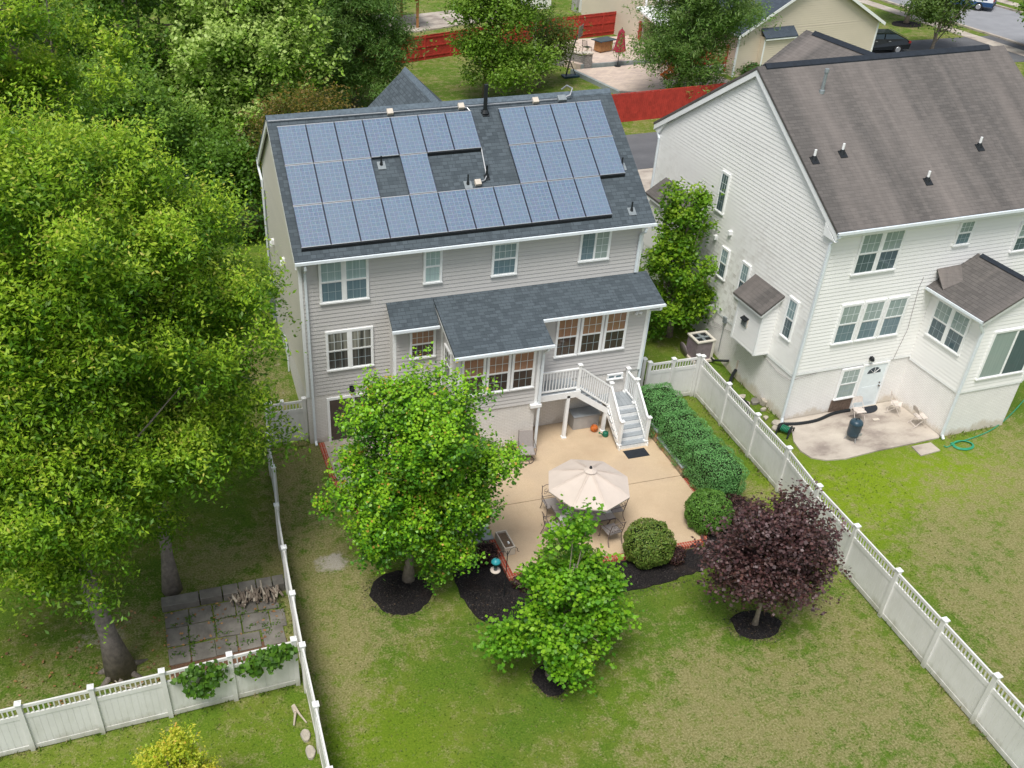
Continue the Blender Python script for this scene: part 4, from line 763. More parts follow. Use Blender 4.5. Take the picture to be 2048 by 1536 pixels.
def shoots(rg,centers,dirs,per,slen,spread,leaf,wid,base,young,yfrac,droop=.2,toplit=0):  # young: lighter colours for young tips and for the light painted from above
    n=len(centers); t=np.tile(np.linspace(.0,1,per),n); C_=np.repeat(centers,per,0); D_=np.repeat(dirs,per,0); sl=np.repeat(slen,per)
    off=rg.normal(size=(n*per,3))*spread; P=C_+D_*(t*sl)[:,None]+off*(1-.55*t)[:,None]
    nr=nrm_(rg.normal(size=(n*per,3))*.55+np.array([0,0,.75])+D_*.25); A=nrm_(np.cross(nr,rg.normal(size=(n*per,3)))); A=nrm_(A+D_*.5+np.array([0,0,-droop])); B_=nrm_(np.cross(nr,A))
    s=leaf*(.65+.7*rg.random(n*per))*(1-.25*t)
    base=np.array(base); c=base[rg.integers(0,len(base),n*per)]; shade=np.repeat(.82+.36*rg.random(n),per); c=c*shade[:,None]
    yg=np.array(young); wv=np.clip(np.repeat(yfrac,per)*2.0*(.62*t+np.repeat(toplit,per)-.05)+.12*rg.normal(size=n*per),0,1); yc=yg[np.repeat(rg.integers(0,len(yg)-1 if len(yg)>2 else len(yg),n),per)]; c=c*(1-wv[:,None])+yc*wv[:,None]  # young tips are lighter; light from above is also mixed into leaf colour
    if len(yg)>2:
        tip=(t>.8)&(wv>.5)&(rg.random(n*per)<.1); c[tip]=yg[-1]
    return P,A,B_,s,s*wid,c
def crown_points(rg,blobs,n,lump=.2,inner=.5,low=.35,cl=9,cs=.3):
    """points in the outer shells of ellipsoid blobs, uneven outline"""
    Wt=np.array([(b[3]*b[4]+b[4]*b[5]+b[3]*b[5]) for b in blobs],float); k=rg.choice(len(blobs),n,p=Wt/Wt.sum()); B_=np.array(blobs,float)[k]
    d=nrm_(rg.normal(size=(n,3))); flip=(d[:,2]<-.1)&(rg.random(n)>low); d[flip,2]*=-1
    nc=max(12,n//cl); B_=B_[:nc]; k=k[:nc]; d=d[:nc]; m_=n
    lat=1+lump*(np.sin(d[:,0]*7+k*1.7)*np.cos(d[:,1]*6+k)+.6*np.sin(d[:,2]*9+d[:,0]*5+k*2.3))
    r=(inner+(1-inner)*rg.random(nc)**.6)*lat
    C_=B_[:,:3]+d*B_[:,3:6]*r[:,None]; i=rg.integers(0,nc,m_); o=rg.normal(size=(m_,3)); sz=cs*(.5+1.0*rg.random(nc))[i]
    jit=nrm_(rg.normal(size=(nc,3)))*.35
    return C_[i]+o*sz[:,None]*np.array([1,1,.55]), nrm_((d+jit)[i]*.9+o*.22), r[i], d[i], o
def trunk_mesh(name,parent,paths,mat,n=9):
    w=MB().use(mat)
    for path,r in paths: w.tube(path,r,n)
    return w.build(name,parent,True)
MAPLE=[(.085,.185,.012),(.105,.225,.014),(.07,.155,.012),(.13,.26,.018)]; YOUNG_LIT=[(.24,.36,.03),(.2,.33,.025),(.3,.37,.05)]
def tree(name,label,base,blobs,n,leaf,cols=MAPLE,young=YOUNG_LIT,yfrac=.3,trunk=(.15,.08),top=None,seed=1,wind=(0,0,.25),mat='leaf',bark='bark_l',per=12,slen=.45,spread=.12,wid=.62,limbs=9,group=None,cat='tree',lump=.2,inner=.5,flare=1.0,low=.35,up=.5,roots=False,cl=9,cs=.3,lim0=.22):
    rg=np.random.default_rng(seed); bx,by,bz=base
    T=thing(name,label,cat,base,0,group); B_=np.array(base)
    blobs=[(b[0],b[1],b[2],b[3],b[4],b[5]) for b in blobs]
    P,d,r,dc,oo=crown_points(rg,blobs,n,lump,inner,low,cl,cs)
    D_=nrm_(d*.6+np.array([0,0,up])+np.array(wind)+rg.normal(size=(n,3))*.3)
    yf=yfrac*np.where(r>.7,1.0,.45); toplit=np.clip(.45*oo[:,2]+.25*dc[:,2]-.06*(oo[:,0]+oo[:,1]),-1,1)  # clump tops and sunward side lightened: shading painted into the leaf colour
    a=shoots(rg,P,D_,per,slen*(.7+.6*rg.random(n)),spread,leaf,wid,cols,young,yf,.2,toplit)
    leaf_mesh('crown',T,*a,cols=None,mat=mat) if False else leaf_mesh('crown',T,a[0],a[1],a[2],a[3],a[4],a[5],mat)
    # trunk and limbs
    cx=np.average([b[0] for b in blobs],weights=[b[3]*b[4]*b[5] for b in blobs]); cy=np.average([b[1] for b in blobs],weights=[b[3]*b[4]*b[5] for b in blobs]); zt=max(b[2]+b[5]*.6 for b in blobs)
    if top is None: top=(cx,cy,zt)
    zb=min(b[2]-b[5] for b in blobs); lo=Vector((0,0,-.15)); tp=Vector(top)
    main=[]; rad=[]; N_=9
    for i in range(N_):
        f=i/(N_-1); main.append((tp.x*f**1.3+.05*math.sin(seed+5*f),tp.y*f**1.3+.05*math.cos(seed+4*f),-.15+(tp.z+.15)*f)); rad.append((trunk[0]*(1-f)**.8+.015)*(1+flare*.7*max(0,1-f*9)))
    paths=[(main,rad)]; rr=random.Random(seed)
    for i in range(limbs):
        b=blobs[i%len(blobs)]; f=rr.uniform(lim0,max(.7,lim0+.3)); m=Vector(main[int(f*(N_-1))]); a_=rr.uniform(0,2*PI); e=Vector((b[0]+b[3]*.75*math.cos(a_),b[1]+b[4]*.75*math.sin(a_),b[2]+b[5]*rr.uniform(-.1,.6)))
        mid=m.lerp(e,.5)+Vector((0,0,-.12*(e-m).length)); r0=trunk[0]*(1-f)*.55+.01; paths.append(([m,m.lerp(mid,.6)+Vector((0,0,.02)),mid,e],[r0,r0*.8,r0*.6,.008]))
        for q in range(2):
            e2=mid.lerp(e,.4)+Vector((rr.uniform(-.8,.8),rr.uniform(-.8,.8),rr.uniform(.1,.7))); paths.append(([mid,mid.lerp(e2,.5),e2],[r0*.5,r0*.35,.006]))
    if roots:
        for i in range(7): a_=i*.9+.3; l=rr.uniform(.55,.95); paths.append(([(.18*math.cos(a_),.18*math.sin(a_),.4),(.36*math.cos(a_),.36*math.sin(a_),.06),(l*math.cos(a_),l*math.sin(a_),-.06)],[.16,.11,.04]))
    trunk_mesh('trunk',T,paths,bark)
    return T
# ----- garden trees
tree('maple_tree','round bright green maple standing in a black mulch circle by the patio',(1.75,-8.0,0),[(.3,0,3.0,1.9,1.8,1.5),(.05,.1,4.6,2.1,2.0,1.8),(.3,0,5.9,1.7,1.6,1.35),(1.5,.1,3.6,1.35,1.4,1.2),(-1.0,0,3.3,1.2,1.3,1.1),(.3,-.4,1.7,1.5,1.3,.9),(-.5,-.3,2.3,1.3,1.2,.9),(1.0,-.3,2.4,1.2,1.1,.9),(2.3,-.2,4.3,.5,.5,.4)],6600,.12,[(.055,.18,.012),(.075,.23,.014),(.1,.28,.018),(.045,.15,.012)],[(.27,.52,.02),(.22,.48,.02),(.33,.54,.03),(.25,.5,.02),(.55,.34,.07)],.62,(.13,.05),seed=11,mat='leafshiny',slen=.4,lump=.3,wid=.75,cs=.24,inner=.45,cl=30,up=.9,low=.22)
tree('sweetgum_tree','young bright green sweetgum in the foreground leaning over the mulch bed',(4.62,-12.72,0),[(.2,-.2,1.1,1.0,.9,.55),(.2,.05,2.2,.92,.95,.85),(.3,.1,3.4,.72,.72,.75),(.3,.1,4.5,.45,.45,.6),(.33,.1,5.2,.2,.2,.4),(1.2,-.2,1.7,.6,.6,.5),(-1.45,.2,1.6,.6,.5,.25),(1.0,-.3,2.9,.5,.45,.4),(1.15,.2,3.0,.55,.5,.45),(-.7,.3,3.3,.5,.5,.3)],1500,.13,[(.06,.2,.012),(.085,.26,.014),(.115,.32,.02)],[(.24,.52,.02),(.31,.55,.03)],.5,(.08,.03),top=(.3,.1,4.2),seed=5,per=11,slen=.42,spread=.12,wid=.95,limbs=16,lump=.42,inner=.3,cs=.17,cl=22,up=.45,low=.25)
PURP=[(.05,.02,.023),(.075,.03,.033),(.036,.016,.021),(.095,.045,.045),(.13,.085,.088)]
tree('purple_maple','dark purple leaved maple in a round mulch bed near the right fence',(11.2,-12.45,0),[(-.7,-.1,1.75,.9,.8,.45),(.8,-.1,1.8,.95,.8,.5),(-.15,.1,2.2,1.3,1.2,.75),(0,.1,3.0,1.25,1.15,.8),(1.1,.1,2.5,.75,.8,.65),(-1.15,0,2.5,.75,.7,.6),(.7,.2,3.7,.75,.7,.55),(-.5,.1,3.8,.7,.7,.5)],2100,.112,PURP,[(.16,.075,.05),(.13,.065,.06)],.12,(.06,.03),seed=8,mat='leafdark',per=10,slen=.36,spread=.13,wid=.9,limbs=18,lump=.32,inner=.3,cs=.24,cl=8)
# big trees on the left
BIG=[(.09,.22,.012),(.115,.265,.014),(.07,.175,.010),(.14,.31,.016)]; TIP=[(.38,.57,.035),(.46,.6,.05),(.33,.54,.03),(.55,.52,.1)]
GL='big maples filling the left side'
W_=(-.9,-.1,.3)
KB=dict(cs=.34,cl=46,up=.8,slen=.95,spread=.12,bark='bark',group=GL,lump=.28,wid=.42,per=17,wind=W_)
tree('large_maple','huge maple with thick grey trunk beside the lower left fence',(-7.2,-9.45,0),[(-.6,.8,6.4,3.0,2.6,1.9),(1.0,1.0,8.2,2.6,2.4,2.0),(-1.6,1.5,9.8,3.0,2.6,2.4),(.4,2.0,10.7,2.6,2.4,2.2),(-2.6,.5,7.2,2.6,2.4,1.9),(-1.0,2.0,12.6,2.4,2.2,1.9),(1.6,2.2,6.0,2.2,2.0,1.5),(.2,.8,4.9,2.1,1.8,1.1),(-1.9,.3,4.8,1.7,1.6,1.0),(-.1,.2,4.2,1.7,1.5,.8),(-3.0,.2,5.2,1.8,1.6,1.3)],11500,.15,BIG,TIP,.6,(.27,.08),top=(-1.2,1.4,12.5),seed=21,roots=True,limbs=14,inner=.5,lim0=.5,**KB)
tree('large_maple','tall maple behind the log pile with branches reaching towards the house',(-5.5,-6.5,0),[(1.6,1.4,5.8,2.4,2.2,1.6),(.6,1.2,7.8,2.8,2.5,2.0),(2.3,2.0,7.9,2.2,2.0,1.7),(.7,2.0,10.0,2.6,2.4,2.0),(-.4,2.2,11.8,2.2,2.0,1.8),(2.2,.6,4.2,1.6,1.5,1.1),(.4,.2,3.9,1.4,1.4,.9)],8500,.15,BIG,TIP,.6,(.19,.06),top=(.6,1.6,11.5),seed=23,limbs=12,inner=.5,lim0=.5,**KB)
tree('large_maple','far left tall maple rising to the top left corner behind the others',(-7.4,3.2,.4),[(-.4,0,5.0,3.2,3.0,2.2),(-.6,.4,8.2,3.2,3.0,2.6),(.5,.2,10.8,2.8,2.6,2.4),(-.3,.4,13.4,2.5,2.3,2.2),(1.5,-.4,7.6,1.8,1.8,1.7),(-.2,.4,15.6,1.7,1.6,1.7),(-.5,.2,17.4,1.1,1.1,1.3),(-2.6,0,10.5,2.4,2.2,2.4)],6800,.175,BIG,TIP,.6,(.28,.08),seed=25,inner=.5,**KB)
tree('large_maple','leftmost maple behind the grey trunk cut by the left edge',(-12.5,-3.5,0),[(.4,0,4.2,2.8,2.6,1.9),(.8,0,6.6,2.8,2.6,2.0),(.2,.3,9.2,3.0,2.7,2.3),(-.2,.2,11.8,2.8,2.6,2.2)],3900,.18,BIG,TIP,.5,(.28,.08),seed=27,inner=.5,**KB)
tree('yellow_shrub_tree','small yellow green tree top rising into the bottom edge',(-5.72,-15.0,0),[(0,0,2.0,.55,.5,.8),(.5,-.1,1.8,.4,.4,.6),(-.3,-.1,1.5,.6,.5,.6),(.2,.1,3.0,.2,.2,.35),(-.35,0,2.8,.18,.18,.35)],1500,.085,[(.45,.58,.03),(.55,.62,.04),(.36,.52,.03)],[(.65,.58,.06),(.7,.68,.08),(.65,.4,.06)],.5,(.05,.02),seed=31,per=12,slen=.3,spread=.06,wid=.6,cs=.1,cl=6)
# tree between the houses
tree('hornbeam_tree','slim bright green tree growing between the two houses',(16.5,3.4,.45),[(.1,0,1.5,1.35,1.3,1.0),(-.1,0,3.2,1.1,1.05,1.1),(-.15,0,4.7,.85,.8,.95),(-.1,.1,5.9,.6,.6,.7),(-.6,-.2,3.8,.6,.6,.6),(.9,0,1.7,.8,.7,.7)],1700,.17,[(.065,.185,.012),(.09,.235,.014),(.12,.28,.02)],[(.24,.43,.02),(.3,.45,.03)],.5,(.1,.04),seed=33,per=11,slen=.4,spread=.13,wid=.7,lump=.28,cs=.22,cl=20)
# clipped shrubs
def shrub(name,label,base,rx,ry,rz,n,leaf,cols,sq=2.0,seed=1,core=(.02,.03,.012),cat='shrub',group=None,lump=.05,mat='leaf',wid=.55,rough=.03):
    rg=np.random.default_rng(seed); T=thing(name,label,cat,base,0,group)
    if 'twig_%s'%cat not in M: M['twig_%s'%cat]=plain('twig_%s'%cat,core,.95,.3,14,.1)
    w=MB().use('twig_%s'%cat); nu,nv=20,10; vs=[];fs=[]
    def sup(a,e): return math.copysign(abs(a)**e,a)
    e=2/sq
    for i in range(nv+1):
        ph=-PI/2+PI*i/nv
        for j in range(nu): th_=2*PI*j/nu; vs.append((rx*.84*sup(math.cos(ph),e)*sup(math.cos(th_),e),ry*.84*sup(math.cos(ph),e)*sup(math.sin(th_),e),rz+rz*.86*sup(math.sin(ph),e)))
    for i in range(nv):
        for j in range(nu): fs.append([i*nu+j,i*nu+(j+1)%nu,(i+1)*nu+(j+1)%nu,(i+1)*nu+j])
    w.add(vs,fs).build('branch_core',T)
    d=nrm_(rg.normal(size=(n*2,3))); 
    s=(np.abs(d[:,0])**sq+np.abs(d[:,1])**sq+np.abs(d[:,2])**sq)**(-1/sq); q=d*s[:,None]
    k=rg.random(len(q))<np.clip(.45+.8*(np.linalg.norm(q,axis=1)-.9),.3,1); q=q[k][:n]; n=len(q)
    lum=1+lump*(np.sin(q[:,0]*5+seed)*np.cos(q[:,1]*6)+.7*np.sin(q[:,1]*11+q[:,2]*7)); f=(1-.09*rg.random(n)**1.5+rough*rg.normal(size=n)*.4)*lum
    P=q*np.array([rx,ry,rz])*f[:,None]; P[:,2]+=rz; g=np.sign(q)*np.abs(q)**(sq-1)/np.array([rx,ry,rz]); nn=nrm_(g)
    nr=nrm_(nn*.8+rg.normal(size=(n,3))*.4); A=nrm_(np.cross(nr,rg.normal(size=(n,3)))); B_=np.cross(nr,A); s_=leaf*(.6+.8*rg.random(n)); cols=np.array(cols); c=cols[rg.integers(0,len(cols),n)]*(.75+.5*rg.random(n))[:,None]
    leaf_mesh('foliage',T,P.astype(np.float32),A,B_,s_,s_*wid,c,mat); return T
HG=[(.16,.4,.12),(.2,.47,.15),(.25,.54,.18),(.12,.32,.1)]
GH='clipped hedge along the right fence'
shrub('hedge_shrub','farthest section of the clipped hedge against the white gate',(13.2,-2.45,.1),.74,1.1,.72,17000,.05,HG,6.0,3,group=GH,cat='hedge'); shrub('hedge_shrub','middle section of the clipped hedge beside the stone wall',(13.2,-4.35,.1),.74,1.05,.72,17000,.05,HG,6.0,4,group=GH,cat='hedge'); shrub('hedge_shrub','nearest section of the clipped hedge beside the brick edging',(13.22,-6.25,.1),.74,1.1,.73,17000,.05,HG,6.0,5,group=GH,cat='hedge')
BX=[(.16,.26,.045),(.2,.31,.055),(.125,.21,.038),(.25,.3,.065)]
GB='clipped round shrubs around the patio'
shrub('round_shrub','rounded clipped green shrub between the tiled table and the red maple bed',(9.35,-9.05,0),.78,.74,.74,8500,.07,BX,2.4,6,group=GB); shrub('round_shrub','rounded clipped shrub at the brick patio corner beside the hedge',(12.0,-8.1,0),.74,.74,.72,8500,.07,[(.13,.29,.045),(.18,.36,.06),(.1,.23,.04)],2.3,7,group=GB); shrub('round_shrub','rounded clipped shrub half hidden behind the young sweetgum',(6.35,-9.25,0),.75,.72,.72,7000,.07,BX,2.3,8,group=GB)
BB=[(.06,.024,.026),(.09,.033,.034),(.045,.022,.024),(.1,.06,.04)]
GR='low dark red barberry shrubs'
shrub('barberry_shrub','dark red barberry shrub just beyond the end of the hedge',(13.3,-7.95,0),.55,.7,.38,3600,.06,BB,2.0,9,group=GR,lump=.15,mat='leafdark',cat='barberry',core=(.02,.012,.012)); shrub('barberry_shrub','small dark barberry shrub beside the rounded shrub in the mulch bed',(10.2,-9.35,0),.34,.34,.3,1800,.055,BB,2.0,10,group=GR,lump=.15,mat='leafdark',cat='barberry'); shrub('barberry_shrub','dark red barberry shrub at the foot of the bluestone steps',(4.35,-7.75,0),.42,.45,.33,2200,.055,BB,2.0,12,group=GR,lump=.15,mat='leafdark',cat='barberry'); shrub('barberry_shrub','low dark barberry shrub behind the shepherd hook at the brick edge',(5.2,-9.2,0),.42,.34,.22,1800,.055,BB,2.0,13,group=GR,lump=.15,mat='leafdark',cat='barberry')
shrub('yellow_shrub','yellow green variegated shrub peeking above the purple maple',(13.2,-9.1,0),.5,.5,.42,1500,.09,[(.32,.36,.08),(.2,.3,.05),(.38,.4,.14)],2.0,14,lump=.2,cat='bush',core=(.05,.06,.02))
def vine(label,pts,n,seed,sx,sz):
    rg=np.random.default_rng(seed); T=thing('climbing_vine',label,'vine',pts[0],0,'vines draped over the white fence'); k=rg.integers(0,len(pts),n); C_=np.array(pts)[k]-np.array(pts[0]); P=C_+rg.normal(size=(n,3))*np.array([sx,.07,sz]); P[:,1]-=.12
    nr=nrm_(rg.normal(size=(n,3))*.45+np.array([0,-.7,.6])); A=nrm_(np.cross(nr,rg.normal(size=(n,3)))); B_=np.cross(nr,A); s=.15*(.6+.7*rg.random(n)); c=np.array([(.06,.16,.015),(.085,.2,.018),(.11,.24,.02),(.05,.12,.015)])[rg.integers(0,4,n)]
    leaf_mesh('foliage',T,P,A,B_,s,s*.8,c,'leaf'); w=MB().use('stick'); q=[tuple(Vector(p)-Vector(pts[0])) for p in pts]; w.tube(q,.012,5); w.build('stem',T)
vine('leafy green vine hanging over the fence panel left of the post',[(-5.3,-11.4,1.5),(-5.0,-11.4,1.65),(-4.6,-11.38,1.6),(-4.45,-11.37,1.4),(-5.1,-11.5,1.15),(-4.9,-11.5,.9),(-4.7,-11.45,1.2)],420,41,.13,.11)
vine('wider leafy green vine on the fence panel nearest the corner',[(-3.75,-11.35,1.35),(-3.4,-11.35,1.6),(-3.1,-11.33,1.7),(-2.75,-11.3,1.7),(-2.55,-11.3,1.55),(-3.0,-11.4,1.4),(-3.45,-11.4,1.25)],520,42,.14,.1)
# ================================================================== ground
t=NT('lawn'); p=t.pos(); at=t.n('Attribute',{'attribute_name':'mask'}).outputs[0]; sp=t.n('SeparateColor',ins={0:at}); dry,lush,bare=sp.outputs[0],sp.outputs[1],sp.outputs[2]
n1=t.noise(p,.55,5,.65); n2=t.noise(p,2.6,5,.7); n3=t.noise(t.sc(p,1,1,1),17,4,.75); n4=t.noise(p,70,3,.8)
g=t.ramp(n3,[(.3,(.055,.125,.010)),(.5,(.102,.182,.018)),(.7,(.172,.245,.032))]); g=t.mix(t.ramp(n1,[(.42,0.0),(.62,.55)]),g,(.2,.225,.038))
lg=t.ramp(n3,[(.3,(.14,.24,.008)),(.7,(.27,.36,.018))]); g=t.mix(lush,g,lg)
k=t.math('ADD',t.math('MULTIPLY',dry,.75),t.math('ADD',t.math('ADD',t.math('MULTIPLY',t.math('SUBTRACT',n2,.5),2.6),t.math('MULTIPLY',t.math('SUBTRACT',n1,.5),1.2)),t.math('ADD',.62,t.math('MULTIPLY',t.math('SUBTRACT',n3,.5),1.3)))); d=t.ramp(n3,[(.3,(.17,.145,.055)),(.5,(.3,.26,.12)),(.72,(.5,.44,.25))])
c=t.mix(t.math('MULTIPLY',t.ramp(k,[(.62,0.0),(.98,1.0)]) if False else t.ramp(t.math('MULTIPLY',k,.5),[(.44,0.0),(.72,1.0)]),.8),g,d)
kb=t.math('ADD',bare,t.math('MULTIPLY',t.math('SUBTRACT',n2,.5),1.6)); c=t.mix(t.ramp(kb,[(.45,0.0),(.75,.9)]),c,t.ramp(n4,[(.3,(.32,.27,.21)),(.7,(.62,.58,.52))]))
c=t.mix(t.ramp(n4,[(.3,.4),(.6,0.0)]),c,(.03,.045,.01)); t.bump(t.math('ADD',n3,n4),.03,.7); M['lawn']=t.out(c,.95,.12)
def axis(a,b,fine0,fine1,fs,cs):
    v=[]; x=a
    while x<b: v.append(x); x+= fs if fine0<=x<fine1 else (cs if abs(x-(fine0 if x<fine0 else fine1))<120 else 40)
    return v+[b]
xs=axis(-400,500,-14,34,.4,5); ys=axis(-300,600,-22,14,.4,5)
BL=[ # x,y,rx,ry,channel,val
 (-.9,-4,1.3,5,0,.85),(-1.4,-10,.8,3.5,0,.6),(-.2,-8.2,1.3,1.6,0,.5),(.5,-1.0,2,1.2,0,.5),(-1.2,-8,1.0,4,0,.6),(.8,-10.0,2.2,1.6,0,.4),(14.4,-7.5,.9,2.2,0,.75),(13.9,-12,1.6,1.5,0,.5),(10.5,-16,3.5,2.6,0,.5),(7.8,-15,2.2,2.5,0,.38),(13.5,-17,1.6,3,0,.6),(9,-17.5,5,4,0,.25),(11,-14.5,3,1.6,0,.25),(3.2,-17,2,1.5,0,.25),(6.5,-11.4,2,.6,0,.35),(9,-13,1.3,1.3,0,.3),
 (24,-13,5,5,0,.75),(19,-13,2.2,4,0,.55),(27,-8,5,3,0,.6),(21.5,-16,5,4,0,.65),(22,-10,3,1.5,0,.35),(-7,-7.8,2.2,1.6,0,.5),(-3.7,-5.6,1.7,1.5,0,.8),(-1.2,4.5,1.3,4,0,.85),(-.4,5,.5,4,2,.4),(-5,-8.5,5,3,0,.25),(-9.8,-10,2,1.2,0,.4),(-7.6,-10.4,1.5,.8,0,.5),(-4,-14,2.5,1.3,0,.3),(20,40,14,14,0,.45),(20,60,20,9,0,.6),(60,50,12,25,0,.5),(26,31,8,3,0,.3),
 (19,-7.6,4.5,2.0,1,1.0),(23,-8,3,2,1,.6),(17,-9,1.6,3,1,.6),(.2,-14.5,1.6,2.5,1,.45),(1.5,-18,3,2,1,.4),(-5,-13,4,1.5,1,.3),(6,-14,1.5,1,1,.2),(-9,-12.8,3,.8,1,.3),(4,-20,4,2,1,.25),(-1.2,-12.5,.8,2.5,1,.3),
 (-.45,-6.6,.6,.5,2,1.1),(-.9,-3.6,.35,.25,2,.5),(-7.6,-7.6,1.3,.7,2,.45),(-1.3,-.4,.8,.5,2,.35),(14.3,-7.0,.5,1.4,2,.2),(-7.8,-8.3,.9,.5,2,.35),(17.2,3.3,2.2,2,2,.35),(1.7,-9.4,1.4,.4,2,.25),(4,-11,1.2,.3,2,.25),(8.5,-10.4,2.5,.25,2,.3)]
vs=[]; cols=[]
for y in ys:
    for x in xs:
        vs.append((x,y,tz(x,y)-.004)); m=[.15,0,0]
        for (bx,by,rx,ry,ch,v) in BL:
            q=((x-bx)/rx)**2+((y-by)/ry)**2
            if q<6: m[ch]+=v*math.exp(-q)
        cols.append((min(1,m[0]),min(1,m[1]),min(1,m[2]),1))
nx=len(xs); fs=[(j*nx+i,j*nx+i+1,(j+1)*nx+i+1,(j+1)*nx+i) for j in range(len(ys)-1) for i in range(nx-1)]
me=bpy.data.meshes.new('ground'); me.from_pydata(vs,[],fs); me.materials.append(M['lawn']); at=me.color_attributes.new('mask','FLOAT_COLOR','POINT'); at.data.foreach_set('color',np.array(cols,np.float32).reshape(-1)); me.polygons.foreach_set('use_smooth',[True]*len(fs))
go=bpy.data.objects.new('ground',me); COL.objects.link(go); struct(go)
# short grass tufts and clover so that the lawn is not a flat sheet
rg=np.random.default_rng(77); n=42000; P=np.stack([rg.uniform(-12,20,n),rg.uniform(-21,1,n),np.zeros(n)],1)
ins=((P[:,0]>4.6)&(P[:,0]<12.8)&(P[:,1]>-9)&(P[:,1]<-1))|((P[:,0]>-6)&(P[:,0]<-2)&(P[:,1]>-10)&(P[:,1]<-7))|((P[:,0]>0.2)&(P[:,0]<4.9)&(P[:,1]>-6.3))|((P[:,0]>3)&(P[:,0]<14)&(P[:,1]>-10.7)&(P[:,1]<-1))|((P[:,0]>17.3)&(P[:,1]>-6.2))
dr=np.zeros(n); lu=np.zeros(n)
for (bx,by,rx,ry,ch,v) in BL:
    q=v*np.exp(-np.minimum(((P[:,0]-bx)/rx)**2+((P[:,1]-by)/ry)**2,30)); dr+=q*(ch!=1); lu+=q*(ch==1)
P=P[~ins&(rg.random(n)>.75*np.clip(dr,0,1))]; n=len(P); P[:,2]=.012
D_=nrm_(rg.normal(size=(n,3))*np.array([1,1,.3])+np.array([0,0,.5])); nr=nrm_(np.cross(D_,rg.normal(size=(n,3)))); B_=np.cross(D_,nr); s=.05+.05*rg.random(n); gc=np.array([(.07,.125,.014),(.1,.17,.02),(.14,.2,.03),(.22,.2,.08)])[rg.integers(0,4,n)]
o=leaf_mesh('grass_tufts',None,P,D_,B_,s,s*.35,gc,'leaf'); o['kind']='stuff'
fl=[((15.6,-.7),(14.85,-21)),((-1.75,-1.6),(-2.25,-21)),((-2.36,-11.3),(-13,-11.84)),((-2.4,-7.4),(-2.1,-11)),((15.75,-.7),(15.0,-21)),((.0,-.15),(-1.6,.2)),((17.9,.8),(17.95,-3.2)),((23.5,-5.8),(26,-5.6)),((12.7,-1.4),(12.95,-6))]
pts_=[]
for (x0,y0),(x1,y1) in fl:
    k_=int(46*math.hypot(x1-x0,y1-y0)); q=rg.random(k_); cl_=(np.sin(q*90+x0*3)+rg.normal(size=k_)*.6)>-.2; q=q[cl_]; pts_.append(np.stack([x0+(x1-x0)*q+rg.normal(size=len(q))*.07,y0+(y1-y0)*q+rg.normal(size=len(q))*.07,np.full(len(q),.06)],1))
P=np.concatenate(pts_); P[:,2]+=np.array([tz(x,y) for x,y,z in P]); n=len(P); D_=nrm_(rg.normal(size=(n,3))*np.array([.5,.5,.3])+np.array([0,0,.9])); nr=nrm_(np.cross(D_,rg.normal(size=(n,3)))); s=.1+.12*rg.random(n)**2; gc=np.array([(.07,.13,.014),(.1,.19,.02),(.2,.2,.08),(.3,.25,.13)])[rg.integers(0,4,n)]; o=leaf_mesh('tall_grass',None,P,D_,np.cross(D_,nr),s,s*.22,gc,'leaf'); o['kind']='stuff'
# mulch
def blobpoly(cx_,cy_,rx,ry,seed,n=40): 
    r=random.Random(seed); ph=[r.uniform(0,6) for _ in range(3)]; return [(cx_+rx*(1+.06*math.sin(3*a+ph[0])+.04*math.sin(7*a+ph[1])+r.uniform(-.035,.035))*math.cos(a),cy_+ry*(1+.05*math.sin(2*a+ph[2])+r.uniform(-.03,.03))*math.sin(a)) for a in [2*PI*i/n for i in range(n)]]
def mound(pts,z,h,nm='mulch_bed'):
    w=MB().use('mulch'); n=len(pts); cx_=sum(p[0] for p in pts)/n; cy_=sum(p[1] for p in pts)/n; rings=[(1,0),(.93,.6),(.7,1),(.35,.85),(.01,.7)]; vs=[];fs=[]; r=random.Random(n)
    for f,k in rings:
        for p in pts: vs.append((cx_+(p[0]-cx_)*f,cy_+(p[1]-cy_)*f,z+h*k+(r.uniform(-.012,.012) if k else -.02)))
    for i in range(len(rings)-1):
        for j in range(n): fs.append([i*n+j,i*n+(j+1)%n,(i+1)*n+(j+1)%n,(i+1)*n+j])
    w.add(vs,fs); return struct(w.build(nm,None,True))
mound(blobpoly(1.35,-8.45,1.0,.95,1),0,.07); mound(blobpoly(4.55,-12.85,.46,.6,2),0,.06); mound(blobpoly(11.3,-12.45,.76,.6,3),0,.07); mound(blobpoly(-.2,20.0,2.2,1.2,4),1.05,.06); mound(blobpoly(63.4,48.5,1.4,1.2,5),1.05,.1)
def dens(pts,n=6):
    r=random.Random(9); out=[]
    for a,b in zip(pts,pts[1:]+pts[:1]):
        for i in range(n): out.append((a[0]+(b[0]-a[0])*i/n+r.uniform(-.04,.04),a[1]+(b[1]-a[1])*i/n+r.uniform(-.04,.04)))
    return out
def bed(pts,z):
    w=MB().use('mulch'); w.prism(dens(pts),-.1,z); return struct(w.build('mulch_bed'))
bed([(3.5,-7.2),(3.12,-8.1),(3.1,-9.1),(3.3,-10.1),(3.85,-10.62),(4.7,-10.5),(5.6,-10.3),(6.9,-10.3),(8.0,-10.22),(9.1,-10.2),(10.3,-10.05),(10.9,-9.95),(11.9,-9.5),(11.55,-8.95),(4.74,-8.9),(4.7,-7.0),(4.1,-7.0)],.03)
bed([(12.9,-1.2),(14.05,-1.1),(14.05,-7.2),(13.9,-8.2),(13.2,-9.3),(11.9,-9.5),(11.56,-8.94),(12.72,-6.7),(12.86,-5.5)],.034)
